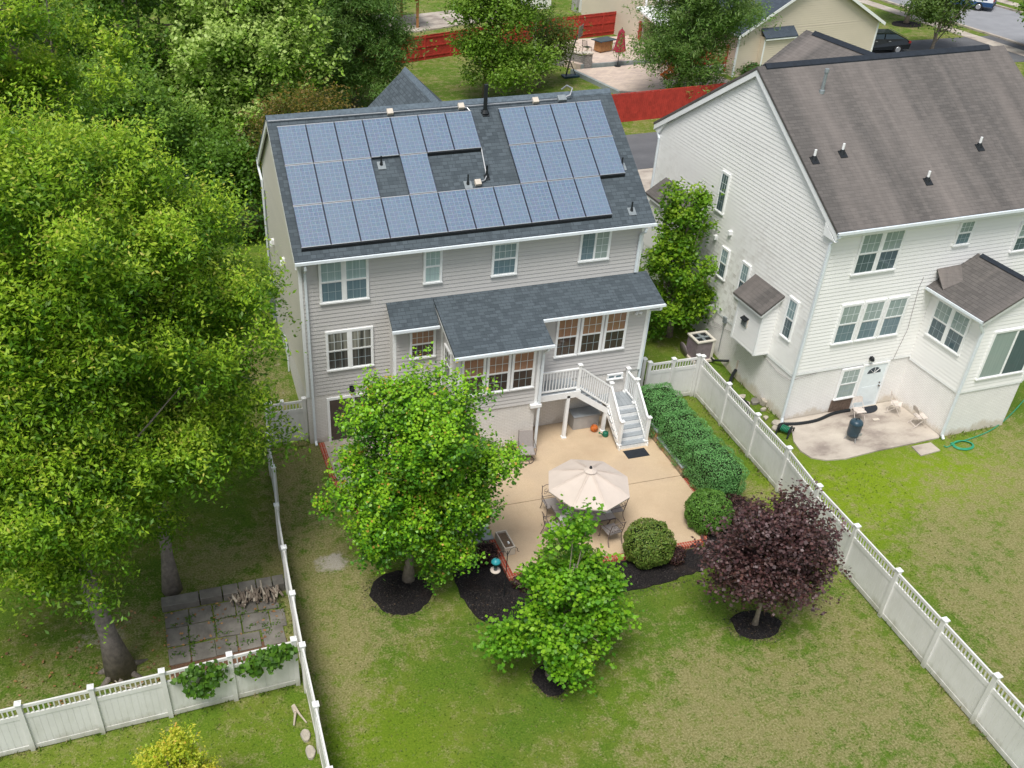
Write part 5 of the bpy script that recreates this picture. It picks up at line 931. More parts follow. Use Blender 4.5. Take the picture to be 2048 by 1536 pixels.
rg=np.random.default_rng(5); n=1700; P=np.stack([rg.uniform(3.1,12,n),rg.uniform(-10.4,-8.95,n),np.full(n,.045)],1); k=((P[:,0]<4.7)|(P[:,1]<-9.1))&(P[:,0]>3.2); P=P[k]
a_=rg.uniform(0,6.28,500); r_=rg.random(500)**.5; ex=np.concatenate([np.stack([1.35+.9*r_*np.cos(a_),-8.45+.85*r_*np.sin(a_),np.full(500,.075)],1),np.stack([11.3+.7*r_*np.cos(a_),-12.45+.55*r_*np.sin(a_),np.full(500,.075)],1),np.stack([rg.uniform(3.2,4.6,500),rg.uniform(-10.2,-7.4,500),np.full(500,.045)],1)]); P=np.concatenate([P,ex]); n=len(P)
D_=nrm_(rg.normal(size=(n,3))*np.array([1,1,.35])); nr=nrm_(np.cross(D_,rg.normal(size=(n,3)))); s=.04+.05*rg.random(n); gc=np.array([(.01,.01,.01),(.03,.027,.026),(.07,.06,.055),(.15,.1,.06)])[np.minimum(rg.integers(0,13,n)//4,3)]
a_=rg.uniform(0,6.28,420); r_=1+.16*np.abs(rg.normal(size=420)); sp_=np.concatenate([np.stack([1.35+1.0*r_*np.cos(a_),-8.45+.95*r_*np.sin(a_),np.full(420,.02)],1),np.stack([11.3+.76*r_*np.cos(a_),-12.45+.6*r_*np.sin(a_),np.full(420,.02)],1),np.stack([4.55+.46*r_*np.cos(a_),-12.85+.6*r_*np.sin(a_),np.full(420,.02)],1),np.stack([rg.uniform(3,11.5,420),-10.25-.18*np.abs(rg.normal(size=420)),np.full(420,.02)],1)])
P=np.concatenate([P,sp_]); m_=len(sp_); D_=np.concatenate([D_,nrm_(rg.normal(size=(m_,3))*np.array([1,1,.3]))]); n=len(P); nr=nrm_(np.cross(D_,rg.normal(size=(n,3)))); s=.035+.05*rg.random(n); gc=np.concatenate([gc,np.array([(.02,.018,.017),(.06,.05,.045),(.2,.14,.08)])[rg.integers(0,3,m_)]])
o=leaf_mesh('mulch_chips',None,P,D_,np.cross(D_,nr),s,s*.3,gc,'leafdark'); o['kind']='stuff'
# fallen leaves
# ------------------------------------------------------------------ old stone patio and log pile on the left
rg_=random.Random(12); base_y=[-7.5,-8.2,-8.95,-9.65]
FP=thing('flagstone_patio','old flagstone patio of uneven grey slabs in the lower left yard','patio',(-4,-8.4,0))
for r in range(3):
    x=-5.85
    while x<-2.4:
        wd=rg_.uniform(.65,.85); x2=min(x+wd,-2.28)
        if x2-x>.25:
            w=MB().use('stone'); T=Matrix.Rotation(rg_.uniform(-.03,.03),4,'Z'); ya=base_y[r+1]+.02+rg_.uniform(0,.05); yb=base_y[r]-.02; w.prism([(x+.02+4,ya+8.4),(x2-.02+4,ya+8.4+rg_.uniform(-.04,.04)),(x2-.02+4,yb+8.4),(x+.02+4,yb+8.4+rg_.uniform(-.03,.03))],-.06,.03+rg_.uniform(0,.015),T); w.build('slab',FP,bevel=.01)
        x=x2
rw=thing('garden_wall','low grey slab wall behind the log pile in the left yard','stone wall',(-4,-7.2,0)); 
for (a,b,z) in ((-5.9,-4.75,.24),(-4.74,-4.05,.27),(-4.04,-3.55,.29),(-3.54,-3.0,.3),(-2.99,-2.5,.31),(-2.49,-2.12,.32)):
    w=MB().use('stone'); w.box(a+4+.01,b+4-.01,-.26+.02*rg_.random(),.16,-.1,z); w.build('slab',rw,bevel=.02)
struct(mound([(-5.9,-9.2),(-4.8,-9.35),(-3.3,-9.3),(-2.3,-9.4),(-2.35,-10.6),(-3.5,-11.05),(-5.2,-11.0),(-5.95,-10.2)],-.01,.02,'soil_patch')); bpy.data.objects['soil_patch'].data.materials[0]=plain('leaf_litter','#6a5140',.95,.45,26,.1)
LP=thing('log_pile','heap of weathered branches and split logs against the fence','log pile',(-3.1,-7.62,.0))
for i in range(64):
    w=MB().use('stick_l' if rg_.random()<.35 else 'stick'); x=rg_.uniform(-.8,.78); l=rg_.uniform(.35,.65); z=.06+rg_.random()*.26*(1-abs(x)*.4); a=rg_.gauss(PI/2,.35); y=rg_.uniform(-.12,.15); r=rg_.uniform(.018,.045)
    d=Vector((math.cos(a),math.sin(a),rg_.uniform(-.35,.25))); c=Vector((x,y,z+.03)); m=c+Vector((rg_.uniform(-.04,.04),0,rg_.uniform(-.02,.05))); w.tube([c-d*l*.5,m,c+d*l*.5],[r,r*.9,r*.6],6); w.build('log',LP)
w=MB().use('stick_l'); w.tube([(-2.62,-12.05,.12),(-2.6,-12.25,.1),(-2.7,-12.6,.04)],[.04,.035,.025],6); w.tube([(-2.6,-12.0,.14),(-2.5,-12.3,.1),(-2.35,-12.6,.04)],[.04,.03,.02],6); w.tube([(-2.62,-12.0,.1),(-2.6,-12.25,.12)],[.05,.05],6); tag(w.build('branch'),'forked bleached branch lying in the fence corner','branch')
for k,(x,y,a,b) in enumerate(((-2.45,-13.0,.12,.2),(-2.42,-13.55,.12,.22),(-2.45,-14.35,.11,.3))):
    w=MB().use('rock'); w.prism([(a*1.1*math.cos(q)*(1+.15*math.sin(3*q+k)),b*math.sin(q)) for q in [i*2*PI/9 for i in range(9)]],-.05,.1); o=w.build('rock',bevel=.03); o.location=(x,y,0); tag(o,['small pale rock by the fence nearest the forked branch','middle pale rock of the row along the left fence','longest pale rock at the lower end of the row along the fence'][k],'rock','rocks along the fence')
w=MB().use('stick_l'); w.tube(smooth([(-7.3,-10.0,.25),(-7.1,-10.15,.1),(-6.8,-10.2,.05),(-6.55,-10.1,.05)],4),.018,5); tag(w.build('branch'),'thin pale curved branch at the foot of the thick grey trunk','branch')
rgl=np.random.default_rng(9); n=260; P=np.stack([rgl.uniform(-11,-2.4,n),rgl.uniform(-11.2,-7,n),np.full(n,.05)],1); A=nrm_(rgl.normal(size=(n,3))*np.array([1,1,.2])); B_=nrm_(np.cross(np.array([[0,0,1.]]*n)+rgl.normal(size=(n,3))*.3,A)); s=.08+.06*rgl.random(n); gc=np.array([(.3,.15,.06),(.4,.22,.09),(.22,.12,.06)])[rgl.integers(0,3,n)]; o=leaf_mesh('fallen_leaves',None,P,A,B_,s,s*.7,gc,'leafdark'); o['kind']='stuff'
rgl=np.random.default_rng(19); xs_=[];
for i in range(70): xs_.append((rgl.choice([-5.1,-4.35,-3.6,-2.9])+rgl.normal()*.05,rgl.uniform(-9.3,-7.6),.06)) if i%2 else xs_.append((rgl.uniform(-5.8,-2.4),rgl.choice([-8.15,-8.75,-9.3])+rgl.normal()*.05,.06))
P=np.repeat(np.array(xs_),7,0)+rgl.normal(size=(490,3))*np.array([.06,.06,.015]); n=490; A=nrm_(rgl.normal(size=(n,3))*np.array([1,1,.4])); B_=nrm_(np.cross(np.array([[0,0,1.]]*n)+rgl.normal(size=(n,3))*.4,A)); s=.05+.05*rgl.random(n); gc=np.array([(.05,.12,.015),(.08,.18,.02),(.11,.2,.03)])[rgl.integers(0,3,n)]; o=leaf_mesh('weeds',None,P,A,B_,s,s*.5,gc,'leaf'); o['kind']='stuff'
# ------------------------------------------------------------------ neighbouring patio
pts=[onN(.05,-.55),(17.99,-4.0),(17.72,-4.5),(17.62,-5.1),(17.75,-5.6),(18.2,-5.88),(18.95,-5.98),(20.4,-5.84),(22.0,-5.78),(23.2,-5.72)]; q=[onN(5.2,-2.55),onN(5.2,-.02),onN(.05,-.02)]
w=MB().use('concrete'); w.prism([(p[0],p[1]) for p in pts+q],-.15,.05); struct(w.build('patio'))
w=MB().use('concrete'); w.prism([(21.76,-6.52),(22.68,-6.42),(22.68,-5.9),(21.82,-5.93)],-.05,.045); struct(w.build('path'))
# ================================================================== background
G=1.05
t=NT('asphalt'); p=t.pos(); c=t.ramp(t.noise(p,.6,4),[(.3,(.11,.112,.12)),(.7,(.16,.162,.17))]); c=t.mix(t.ramp(t.noise(p,30,2),[(.35,.4),(.6,0.0)]),c,(.07,.07,.075)); M['asphalt']=t.out(c,.9,.25)
def slab(pts,z,m,nm,th=.3):
    w=MB().use(m); w.prism(pts,z-th,z); return struct(w.build(nm))
M['street_asphalt']=plain('street_asphalt',(.27,.275,.29),.9,.1,.8,.2)
slab([(67.9,-150),(76.7,-150),(76.7,250),(67.9,250)],G+.012,'street_asphalt','street'); slab([(65.1,-150),(66.4,-150),(66.4,250),(65.1,250)],G+.05,'concrete','sidewalk'); slab([(67.6,-150),(67.9,-150),(67.9,250),(67.6,250)],G+.13,'concrete','kerb'); slab([(76.7,-150),(77.0,-150),(77.0,250),(76.7,250)],G+.13,'concrete','kerb'); slab([(78.4,-150),(79.6,-150),(79.6,250),(78.4,250)],G+.05,'concrete','sidewalk')
slab([(52.3,36.5),(65.1,35.0),(67.6,34.5),(67.6,43.0),(52.6,43.5)],G+.02,'asphalt','driveway'); slab([(15,20.6),(33,21.1),(33,27.0),(15,26.5)],G+.02,'asphalt','driveway'); slab([(15,13.5),(24.6,13.7),(27,21.0),(15,20.57)],G+.02,'concrete','path')
slab([(27.95,41.3),(28.95,35.0),(31.5,33.4),(38,34.2),(38,41.6)],G+.25,'paver','terrace',.6); slab([(28.6,41.75),(38,41.9),(38,49.3),(31.5,49.2),(28.0,47.6),(27.0,45.6)],G+.48,'paver','terrace',.6)
w=MB().use('capstone'); w.box(28.7,38,41.6,41.74,G,G+.5); struct(w.build('terrace_step')); w=MB().use('capstone'); w.prism([(27.7,41.35),(28.7,34.9),(28.95,35.0),(27.95,41.3)],G-.2,G+.3); struct(w.build('terrace_edge')); w=MB().use('blockwall'); w.prism([(28.7,34.9),(31.4,33.2),(38,34.0),(38,34.3),(31.5,33.5),(28.95,35.05)],G-.3,G+.32); struct(w.build('terrace_edge'))
slab([(15,55.6),(22,57.6),(30,60.5),(30,65),(14,62)],G+.12,'concrete','terrace',.4)
def redfence(name,lab,posts,hgt,rails=True,front=-1):
    F=thing(name,lab,'fence',posts[0]); O=Vector(posts[0]); rr=random.Random(5)
    def nb(): q=LB(); q.off=O; return q.use('redfence')
    for p in posts: q=nb(); q.box(p[0]-.06,p[0]+.06,p[1]-.06,p[1]+.06,p[2]-.2,p[2]+hgt+.02); q.build('post',F)
    for a,b in zip(posts,posts[1:]):
        a=Vector(a);b=Vector(b); d=(b-a); l=d.length; d.normalize(); s=Vector((-d.y,d.x,0)); n=max(2,round(l/.145)); q=nb(); U=Vector((0,0,1))
        for k in range(n):
            p=a.lerp(b,(k+.5)/n)+s*(.0 if rails else -.07)*1; h=hgt+rr.uniform(-.015,.015); q.bar(p+d*-.068+U*(h/2),p+d*.068+U*(h/2),.02,h)
        q.build('panel',F); q=nb()
        for z in (.3,hgt*.55,hgt-.15): q.bar(a+U*z-s*.035*(1 if rails else -1),b+U*z-s*.035*(1 if rails else -1),.035,.08)
        q.bar(a+U*(hgt+.02),b+U*(hgt+.02),.07,.03); q.build('rail',F)
def lerpp(a,b,n): return [(a[0]+(b[0]-a[0])*i/n,a[1]+(b[1]-a[1])*i/n,G) for i in range(n+1)]
redfence('fence','near red board fence between the two houses behind the driveway',lerpp((4,28.2),(36.0,29.9),13),1.85,rails=False)
redfence('fence','far red board fence behind the stone terrace with rails showing',lerpp((6,44.6),(25,49.9),8)+lerpp((25,49.9),(37.4,52.1),5)[1:]+[(36.9,49.8,G),(36.4,47.4,G)],1.85)
# curved block seat wall with columns
BW=thing('block_wall','curved grey block seat wall on the far terrace','block wall',(27.5,45,G)); path=smooth([(29.2,41.9,0),(28.6,42.8,0),(27.6,43.9,0),(26.7,45.2,0),(26.6,46.4,0),(27.3,47.5,0),(28.6,48.1,0)],5)
w=MB().use('blockwall'); c_=MB().use('planter')
for a,b in zip(path,path[1:]):
    a=a-Vector((27.5,45,0)); b=b-Vector((27.5,45,0)); w.bar(a+Z3*.45,b+Z3*.45,.32,1.3); c_.bar(a+Z3*1.14,b+Z3*1.14,.42,.08)
w.build('blocks',BW); c_.build('cap',BW)
for (x,y) in ((29.2,41.8),(27.3,47.5)):
    w=MB().use('blockwall'); w.box(x-27.8,x-27.2,y-45.3,y-44.7,-.2,1.25); p=w.build('column',BW); w=MB().use('planter'); w.box(x-27.86,x-27.14,y-45.36,y-44.64,1.25,1.33); w.build('cap',p)
FT=thing('fire_table','square fire table with dark top and tan base on the far terrace','table',(32.0,45.0,G+.48),.3)
w=MB().use('smoker'); w.box(-.85,.85,-.6,.6,.86,.93); w.build('top',FT,bevel=.02); w=MB().use('wood'); w.box(-.62,.62,-.4,.4,.08,.86); w.build('base',FT)
ch=None
for k,(x,y,rz,lab) in enumerate(((30.55,44.9,-1.2,'wire patio chair left of the fire table on the far terrace'),(33.5,45.4,1.9,'wire patio chair right of the fire table on the far terrace'),(32.9,44.1,.6,'wire patio chair at the near right corner of the fire table'))):
    if ch is None:
        ch=thing('wire_chair',lab,'chair',(x,y,G+.48),rz,'wire chairs round the fire table'); w=MB().use('black'); w.box(-.25,.25,-.25,.25,.42,.45); w.build('seat',ch); w=MB().use('black')
        for i in range(5): w.tube([(-.22+.11*i,-.25,.44),(-.22+.11*i,-.36,.95)],.014,5)
        w.tube([(-.25,-.25,.44),(-.25,-.36,.98),(.25,-.36,.98),(.25,-.25,.44)],.02,6); w.build('backrest',ch)
        for sx in (-1,1):
            for sy in (-1,1): w=MB().use('black'); w.cyl((.23*sx,.23*sy,.42),(.27*sx,.27*sy,0),.018); w.build('leg',ch)
    else: c=copy_tree(ch); c.location=(x,y,G+.48); c.rotation_euler=(0,0,rz); c['label']=lab
CU=thing('closed_parasol','closed red parasol on a thin black pole at the far terrace','parasol',(31.6,41.3,G+.25)); w=MB().use('redcloth'); vs=[];fs=[]
for i,(r,z) in enumerate(((.05,2.75),(.2,2.55),(.26,2.0),(.36,1.4),(.42,1.1))):
    for j in range(16): a=2*PI*j/16; q=r*(1.2 if j%2 else .75); vs.append((q*math.cos(a),q*math.sin(a),z+(.05 if j%2 and i==4 else 0)))
for i in range(4):
    for j in range(16): fs.append([i*16+j,(i+1)*16+j,(i+1)*16+(j+1)%16,i*16+(j+1)%16])
w.add(vs,fs); w.build('canopy',CU); w=MB().use('black'); w.cyl((0,0,0),(0,0,2.85),.03); w.lathe([(.25,0),(.25,.06),(.05,.1)],n=12); w.build('pole',CU)
BH=thing('basketball_hoop','portable basketball hoop on a black leaning pole by the far terrace','basketball hoop',(27.2,40.3,G))
w=MB().use('smoker'); w.prism([(-.55,-.4),(.75,-.3),(.75,.3),(-.55,.4)],0,.16); w.build('base',BH,bevel=.04); w=MB().use('black'); w.tube([(-.3,0,.1),(.15,.35,1.6),(.55,.6,2.75)],.06,8); w.tube([(.5,0,.12),(.05,.25,1.1)],.035,6); w.tube([(.55,.6,2.75),(.85,.8,3.0)],.04,6); w.build('pole',BH)
w=MB().use('acgrey'); T=Matrix.Translation((.95,.85,3.05))@Matrix.Rotation(.9,4,'Z'); w.box(-.6,.6,-.02,.02,-.4,.4,T); bb=w.build('backboard',BH); w=MB().use('orange'); w.tube([(1.15+.2*math.cos(i*PI/8),1.05+.2*math.sin(i*PI/8),2.8) for i in range(16)],.012,5,closed=True); w.build('rim',bb)
w=MB().use('boxgrey'); w.cyl((27.0,47.6,G),(27.2,47.7,G+3.1),.06,.05); tag(w.build('pole'),'slim pale pole rising in front of the far red fence','pole')
PV=thing('pavilion','timber pavilion with a pale metal roof beyond the red fence','pavilion',(17.8,59.5,G))
for (x,y) in ((2.3,-1.3),(2.0,3.2),(-2.3,-1.8),(-2.5,2.8)): w=MB().use('wood'); w.box(x-.1,x+.1,y-.1,y+.1,0,2.7); w.bar((x,y,2.2),(x-.6*(1 if x>0 else -1),y,2.75),.1,.1); w.build('post',PV)
w=MB().use('gutter'); w.ext([(-3.3,-2.3,2.75),(0,-2.3,4.2),(3.0,-2.3,2.85),(3.0,-2.3,2.75),(0,-2.3,4.1),(-3.3,-2.3,2.65)][::-1],(0,6.2,0)); w.build('roof',PV); w=MB().use('wood'); w.box(-2.6,2.6,-1.6,-1.45,2.55,2.75); w.box(-2.6,2.6,3.0,3.15,2.55,2.75); w.build('beam',PV)
HT=thing('hot_tub','pale square hot tub with sloped grey cover under the pavilion','hot tub',(17.0,58.0,G+.12)); w=MB().use('acbeige'); w.prism([(-1,-.9),(1,-.9),(1,.9),(-1,.9)],0,.8); w.build('shell',HT,bevel=.1); w=MB().use('boxgrey'); w.ext([(-1.02,-.92,.8),(1.02,-.92,.8),(1.02,-.92,1.0),(-1.02,-.92,1.25)],(0,1.84,0)); w.build('cover',HT,bevel=.04)
for (x,y,sx,sy,h,m,lab) in ((33.6,64.2,2.2,2.6,2.2,'nsiding','white vinyl shed with pale ramp behind the far red fence'),(37.0,61.2,1.3,1.2,2.4,'boxgrey','narrow grey storage shed close behind the far red fence')):
    s_=thing('garden_shed',lab,'shed',(x,y,G)); w=MB().use(m); w.box(-sx/2*1.0,sx/2,-sy/2,sy/2,0,h); w.build('wall',s_); w=MB().use('nshingle'); w.ext([(-sx/2-.15,-sy/2-.15,h),(0,-sy/2-.15,h+.7),(sx/2+.15,-sy/2-.15,h),(0,-sy/2-.15,h-.01)][::-1],(0,sy+.3,0)); w.build('roof',s_); w=MB().use('white'); w.box(-sx*.3,sx*.3,-sy/2-.03,-sy/2,0,1.9); w.build('door',s_)
w=MB().use('greymetal'); w.box(-.9,.9,-.35,.35,.75,.82); 
for sx in (-.8,.8): w.box(sx-.04,sx+.04,-.3,.3,0,.75)
w.box(-.7,.7,-.3,.3,.3,.34); o=w.build('potting_bench'); o.location=(40.5,59.6,G); tag(o,'grey potting bench beside the narrow shed behind the red fence','bench')
w=MB().use('wood'); w.box(-.05,.05,-.6,.6,0,1.9); w.bar((0,-.6,.1),(0,.6,1.8),.08,.1); w.bar((0,-.6,1.85),(0,.6,1.85),.1,.1); o=w.build('timber_gate'); o.location=(42.5,56.5,G); o.rotation_euler=(0,0,.9); tag(o,'yellow timber gate panel behind the corner of the far red fence','gate')
# far houses
def far_house(nm,lab,loc,rz,body,eave,rise,m,rm,ridge='x',wins=(),extra=None):
    h=thing(nm,lab,'house',loc,rz); a,b=body; w=MB().use(m); lap(w,(0,0,0),X,0,a,0,eave,-Y,.16,None,.02); lap(w,(0,0,0),Y,0,b,0,eave,-X,.16,None,.02); w.box(.01,a,.01,b,-.6,eave)
    if ridge=='y':
        w.ext([(0,.01,eave),(a,.01,eave),(a/2,.01,eave+rise-.1)],(0,b-.02,0)); lap(w,(0,0,0),X,0,a,eave,eave+rise-.15,-Y,.16,lambda z:((z-eave)/rise*a/2+.05,a-(z-eave)/rise*a/2-.05),.02)
    else: w.ext([(.01,0,eave),(.01,b,eave),(.01,b/2,eave+rise-.1)],(a-.02,0,0))
    w.build('wall',h); r=MB().use(rm); o=.35; k=rise/((a if ridge=='y' else b)/2)
    if ridge=='y':
        for s in (-1,1):
            q=[(a/2,-o,eave+rise),(a/2+s*(a/2+o),-o,eave-k*o),(a/2+s*(a/2+o),-o,eave-k*o-.12),(a/2,-o,eave+rise-.12)]; r.ext(q if s>0 else q[::-1],(0,b+2*o,0))
    else:
        for s in (-1,1):
            q=[(-o,b/2,eave+rise),(-o,b/2+s*(b/2+o),eave-k*o),(-o,b/2+s*(b/2+o),eave-k*o-.12),(-o,b/2,eave+rise-.12)]; r.ext(q[::-1] if s>0 else q,(a+2*o,0,0))
    r.build('roof',h); w=MB().use('white')
    for cx_ in (0,a): w.box(cx_-.07,cx_+.07,-.04,-.001,0,eave)
    w.box(-.04,-.001,-.001,.12,0,eave)
    if ridge=='y':
        for s in (-1,1):
            q=[(a/2,-o-.03,eave+rise+.0),(a/2+s*(a/2+o),-o-.03,eave-k*o),(a/2+s*(a/2+o),-o-.03,eave-k*o-.22),(a/2,-o-.03,eave+rise-.22)]; w.ext(q if s>0 else q[::-1],(0,.028,0))
    else: w.box(-o,a+o,-o-.1,-o,eave-k*o-.12,eave-k*o-.01)
    w.build('trim',h)
    for wd in wins: window(h,(0,0,0),X,-Y,*wd)
    return h
M['shingle_d']=m_shingle('slate_shingles','#4a535d','#414a54','#363e47',0)
BHs=far_house('house','beige garage wing with dark gable roof beyond the red fence','', 0,(13.2,9.0),3.4,3.9,'bsiding','shingle_d','y') if False else None
BG=far_house('garage','beige gabled garage wing with white trim beside the black car',(39.2,37.2,.85),.085,(12.75,9.0),3.4,3.5,'bsiding','shingle_d','y')
w=MB().use('bsiding'); lap(w,(0,-.55,0),X,1.9,4.6,.6,3.0,-Y); w.box(1.9,4.6,-.548,0,.6,3.0); b=w.build('bay',BG); w=MB().use('shingle_d'); w.ext([(1.8,0,3.55),(1.8,-.75,3.0),(1.8,-.75,2.92),(1.8,0,3.45)][::-1],(2.9,0,0)); w.build('bay_roof',b); w=MB().use('white'); w.box(1.86,1.98,-.58,-.55,.6,3.0); w.box(4.52,4.64,-.58,-.55,.6,3.0); w.box(1.85,4.65,-.74,-.7,2.82,2.95); w.box(-.1,.02,-.1,.0,.0,3.3); w.build('trim',b)
gutter(BG,(-.42,-.3,3.3),(-.42,9.2,3.3)); downspout(BG,[(-.4,-.25,3.2),(-.1,-.06,2.9),(-.08,-.06,.1)])
BM=far_house('house','beige two storey house behind the pine with white corner trim',(36.6,47.5,.9),.09,(15.0,10.5),6.3,3.2,'bsiding','shingle_d','x',((1.0,2.2,3.6,5.4,1,(3,2)),(4.4,5.6,3.6,5.4,1,(3,2)),(1.2,3.4,.5,2.6,2,(1,1))))
w=MB().use('white'); w.ext([(35.6,42.8,3.5),(39.2,43.1,3.5),(39.2,47.4,4.1),(35.6,47.2,4.1)],(0,0,.14)); 
for (x,y) in ((35.8,43.0),(39.0,43.2)): w.box(x-.07,x+.07,y-.07,y+.07,1.05,3.5)
tag(w.build('porch_roof'),'white flat porch roof on posts behind the pine tree','porch')
far_house('house','grey house at the top edge behind the sheds',(45.5,70.0,1.0),.05,(16.0,10.0),6.0,3.0,'boxgrey','shingle_d','x',((1.5,2.8,.8,2.4,1,(2,2)),(5,6.3,.8,2.4,1,(2,2))))
far_house('house','pale house across the street at the top right corner',(88.0,42.0,1.1),0.02,(12.0,16.0),5.6,3.2,'nsiding','shingle_d','y',((2,3.4,1,2.6,1,(3,2)),(7,8.4,1,2.6,1,(3,2))))
far_house('house','white house hidden behind the big maples at the left edge',(-27,2.0,.4),-.1,(12.0,9.0),6.0,3.2,'nsiding','nshingle','x',((8,9.2,1.0,2.6,1,(3,2)),(8,9.2,4.0,5.6,1,(3,2))))
# red deck
RD=thing('deck','small red deck with white lattice skirt against the beige garage','deck',(36.6,38.2,G))
w=MB().use('redfence'); w.box(-1.6,2.5,0,3.2,.95,1.05); w.box(-1.6,2.5,-.05,0,.72,1.05); w.build('platform',RD); w=MB().use('redfence')
for x in (-1.55,.5,2.45): w.box(x-.06,x+.06,-.04,.08,0,2.1)
w.box(-1.6,2.5,-.03,.05,1.95,2.03); w.box(-1.6,2.5,-.02,.04,1.15,1.22)
for i in range(30): x=-1.5+i*.135; w.box(x-.02,x+.02,-.01,.03,1.2,1.97)
w.build('railing',RD); w=MB().use('white'); 
for i in range(34):
    x=-1.9+i*.13
    for s in (-1,1):
        a=Vector((x,-.03-.01*s,.05)); b=Vector((x+.62*s,-.03-.01*s,.7))
        if -1.6<b.x<2.5 and -1.6<a.x<2.5: w.bar(a,b,.015,.035,(0,1,0))
w.box(-1.6,2.5,-.05,-.01,0,.06); w.box(-1.6,2.5,-.05,-.01,.68,.72); w.build('lattice',RD)
LS=thing('wooden_steps','orange stained wooden steps with railings coming down to the terrace','steps',(33.6,37.6,G+.25))
for i in range(5): w=MB().use('orange'); w.box(.0+i*.28,.3+i*.28,-.5,.5,.18*i+.02,.18*i+.06); w.build('tread',LS)
for y in (-.5,.5):
    w=MB().use('orange'); w.bar((0,y,.8),(1.4,y,1.7),.06,.08); w.bar((0,y,.0),(1.4,y,.85),.06,.14)
    for i in range(6): w.bar((.05+.26*i,y,.05+.17*i),(.05+.26*i,y,.85+.17*i),.035,.035,(1,0,0))
    w.build('railing',LS)
# vehicles
def car(name,label,cat,loc,rz,paint,glass='glass'):
    c=thing(name,label,cat,loc,rz); prof=[(-2.25,.35),(-2.3,.75),(-2.1,1.0),(-1.95,1.12),(-1.0,1.55),(.9,1.6),(1.75,1.2),(2.2,1.05),(2.28,.55),(2.2,.32)]
    w=MB().use(paint); n=len(prof); vs=[];fs=[]
    for y,k in ((-.88,1),(-.92,0),(.92,0),(.88,1)):
        for (x,z) in prof: vs.append((x*(.985 if k else 1),y*(1 if z<1.1 else .86) ,z))
    for r in range(3):
        for j in range(n): fs.append([r*n+j,r*n+(j+1)%n,(r+1)*n+(j+1)%n,(r+1)*n+j])
    fs.append(list(range(n))[::-1]); fs.append([3*n+j for j in range(n)]); w.add(vs,fs); w.build('body',c,False,.04)
    for s in (-1,1):
        w=MB().use(glass); y=.80*s; w.ext([(-1.75,.845*s,1.14),(-.98,.795*s,1.48),(-.1,.795*s,1.5),(-.1,.845*s,1.14)] ,(0,.02*s,0)); w.ext([(0,.845*s,1.14),(0,.795*s,1.5),(.85,.795*s,1.5),(1.5,.845*s,1.16)],(0,.02*s,0)); w.build('side_window',c)
        w=MB().use('alu'); w.box(-.6,-.42,.9*s,.94*s,.96,1.0); w.box(.5,.68,.9*s,.94*s,.96,1.0); w.build('door_handle',c)
        w=MB().use('redlamp'); w.box(-2.3,-2.12,.6*s,.9*s,.82,.98); w.build('tail_lamp',c)
        for x in (-1.35,1.4):
            w=MB().use('tire'); w.cyl((x,.72*s,.34),(x,.94*s,.34),.34,.34,20); q=w.build('wheel',c); w=MB().use('rim'); w.cyl((x,.93*s,.34),(x,.955*s,.34),.23,.2,14); w.build('rim',q)
    w=MB().use(glass); w.ext([(-1.93,-.7,1.17),(-1.06,-.66,1.57),(-1.06,.66,1.57),(-1.93,.7,1.17)],(-.02,0,.03)); w.build('windscreen',c); w=MB().use(glass); w.ext([(1.7,-.7,1.26),(.96,-.66,1.6),(.96,.66,1.6),(1.7,.7,1.26)],(.02,0,.03)); w.build('windscreen',c); return c
car('parked_car','black parked car whose rear shows past the beige garage corner','car',(54.6,41.0,G),PI-.22,'carpaint')
car('parked_car','white parked car hidden behind the leaves left of the taupe house','car',(-1.6,22.4,G),.3,'vanwhite')
V=thing('delivery_van','white delivery van with a blue lower stripe parked on the street','van',(73.1,53.5,G),math.radians(130))
w=MB().use('vanwhite'); w.ext([(-2.9,-1.0,.5),(-2.95,-1.0,1.1),(-2.85,-1.0,2.5),(1.3,-1.0,2.55),(2.2,-1.0,1.6),(2.95,-1.0,1.25),(3.0,-1.0,.5)][::-1],(0,2.0,0)); w.build('body',V,False,.08)
w=MB().use('vanblue'); w.box(-2.97,3.02,-1.02,1.02,.42,.8); w.build('lower_stripe',V)
for s in (-1,1):
    w=MB().use('vanblue'); w.box(-2.4,.6,1.0*s,1.012*s,.95,1.35); w.build('side_stripe',V); w=MB().use('glass'); w.ext([(.9,1.0*s,1.5),(.9,1.0*s,2.2),(1.5,1.0*s,2.2),(2.05,1.0*s,1.55)],(0,.015*s,0)); w.build('side_window',V); w=MB().use('redlamp'); w.box(-2.99,-2.9,.82*s,.98*s,.9,1.5); w.build('tail_lamp',V)
    for x in (-1.8,1.9): w=MB().use('tire'); w.cyl((x,.75*s,.37),(x,1.03*s,.37),.37,.37,18); q=w.build('wheel',V); w=MB().use('rim'); w.cyl((x,1.02*s,.37),(x,1.045*s,.37),.24,.2,12); w.build('rim',q)
w=MB().use('glass'); w.box(-2.98,-2.9,-.75,-.1,1.55,2.2); w.box(-2.98,-2.9,.1,.75,1.55,2.2); w.build('rear_window',V); w=MB().use('black'); w.box(-3.02,-2.93,-.95,.95,.38,.55); w.box(-2.99,-2.95,-.22,.22,.9,1.05); w.build('bumper',V)
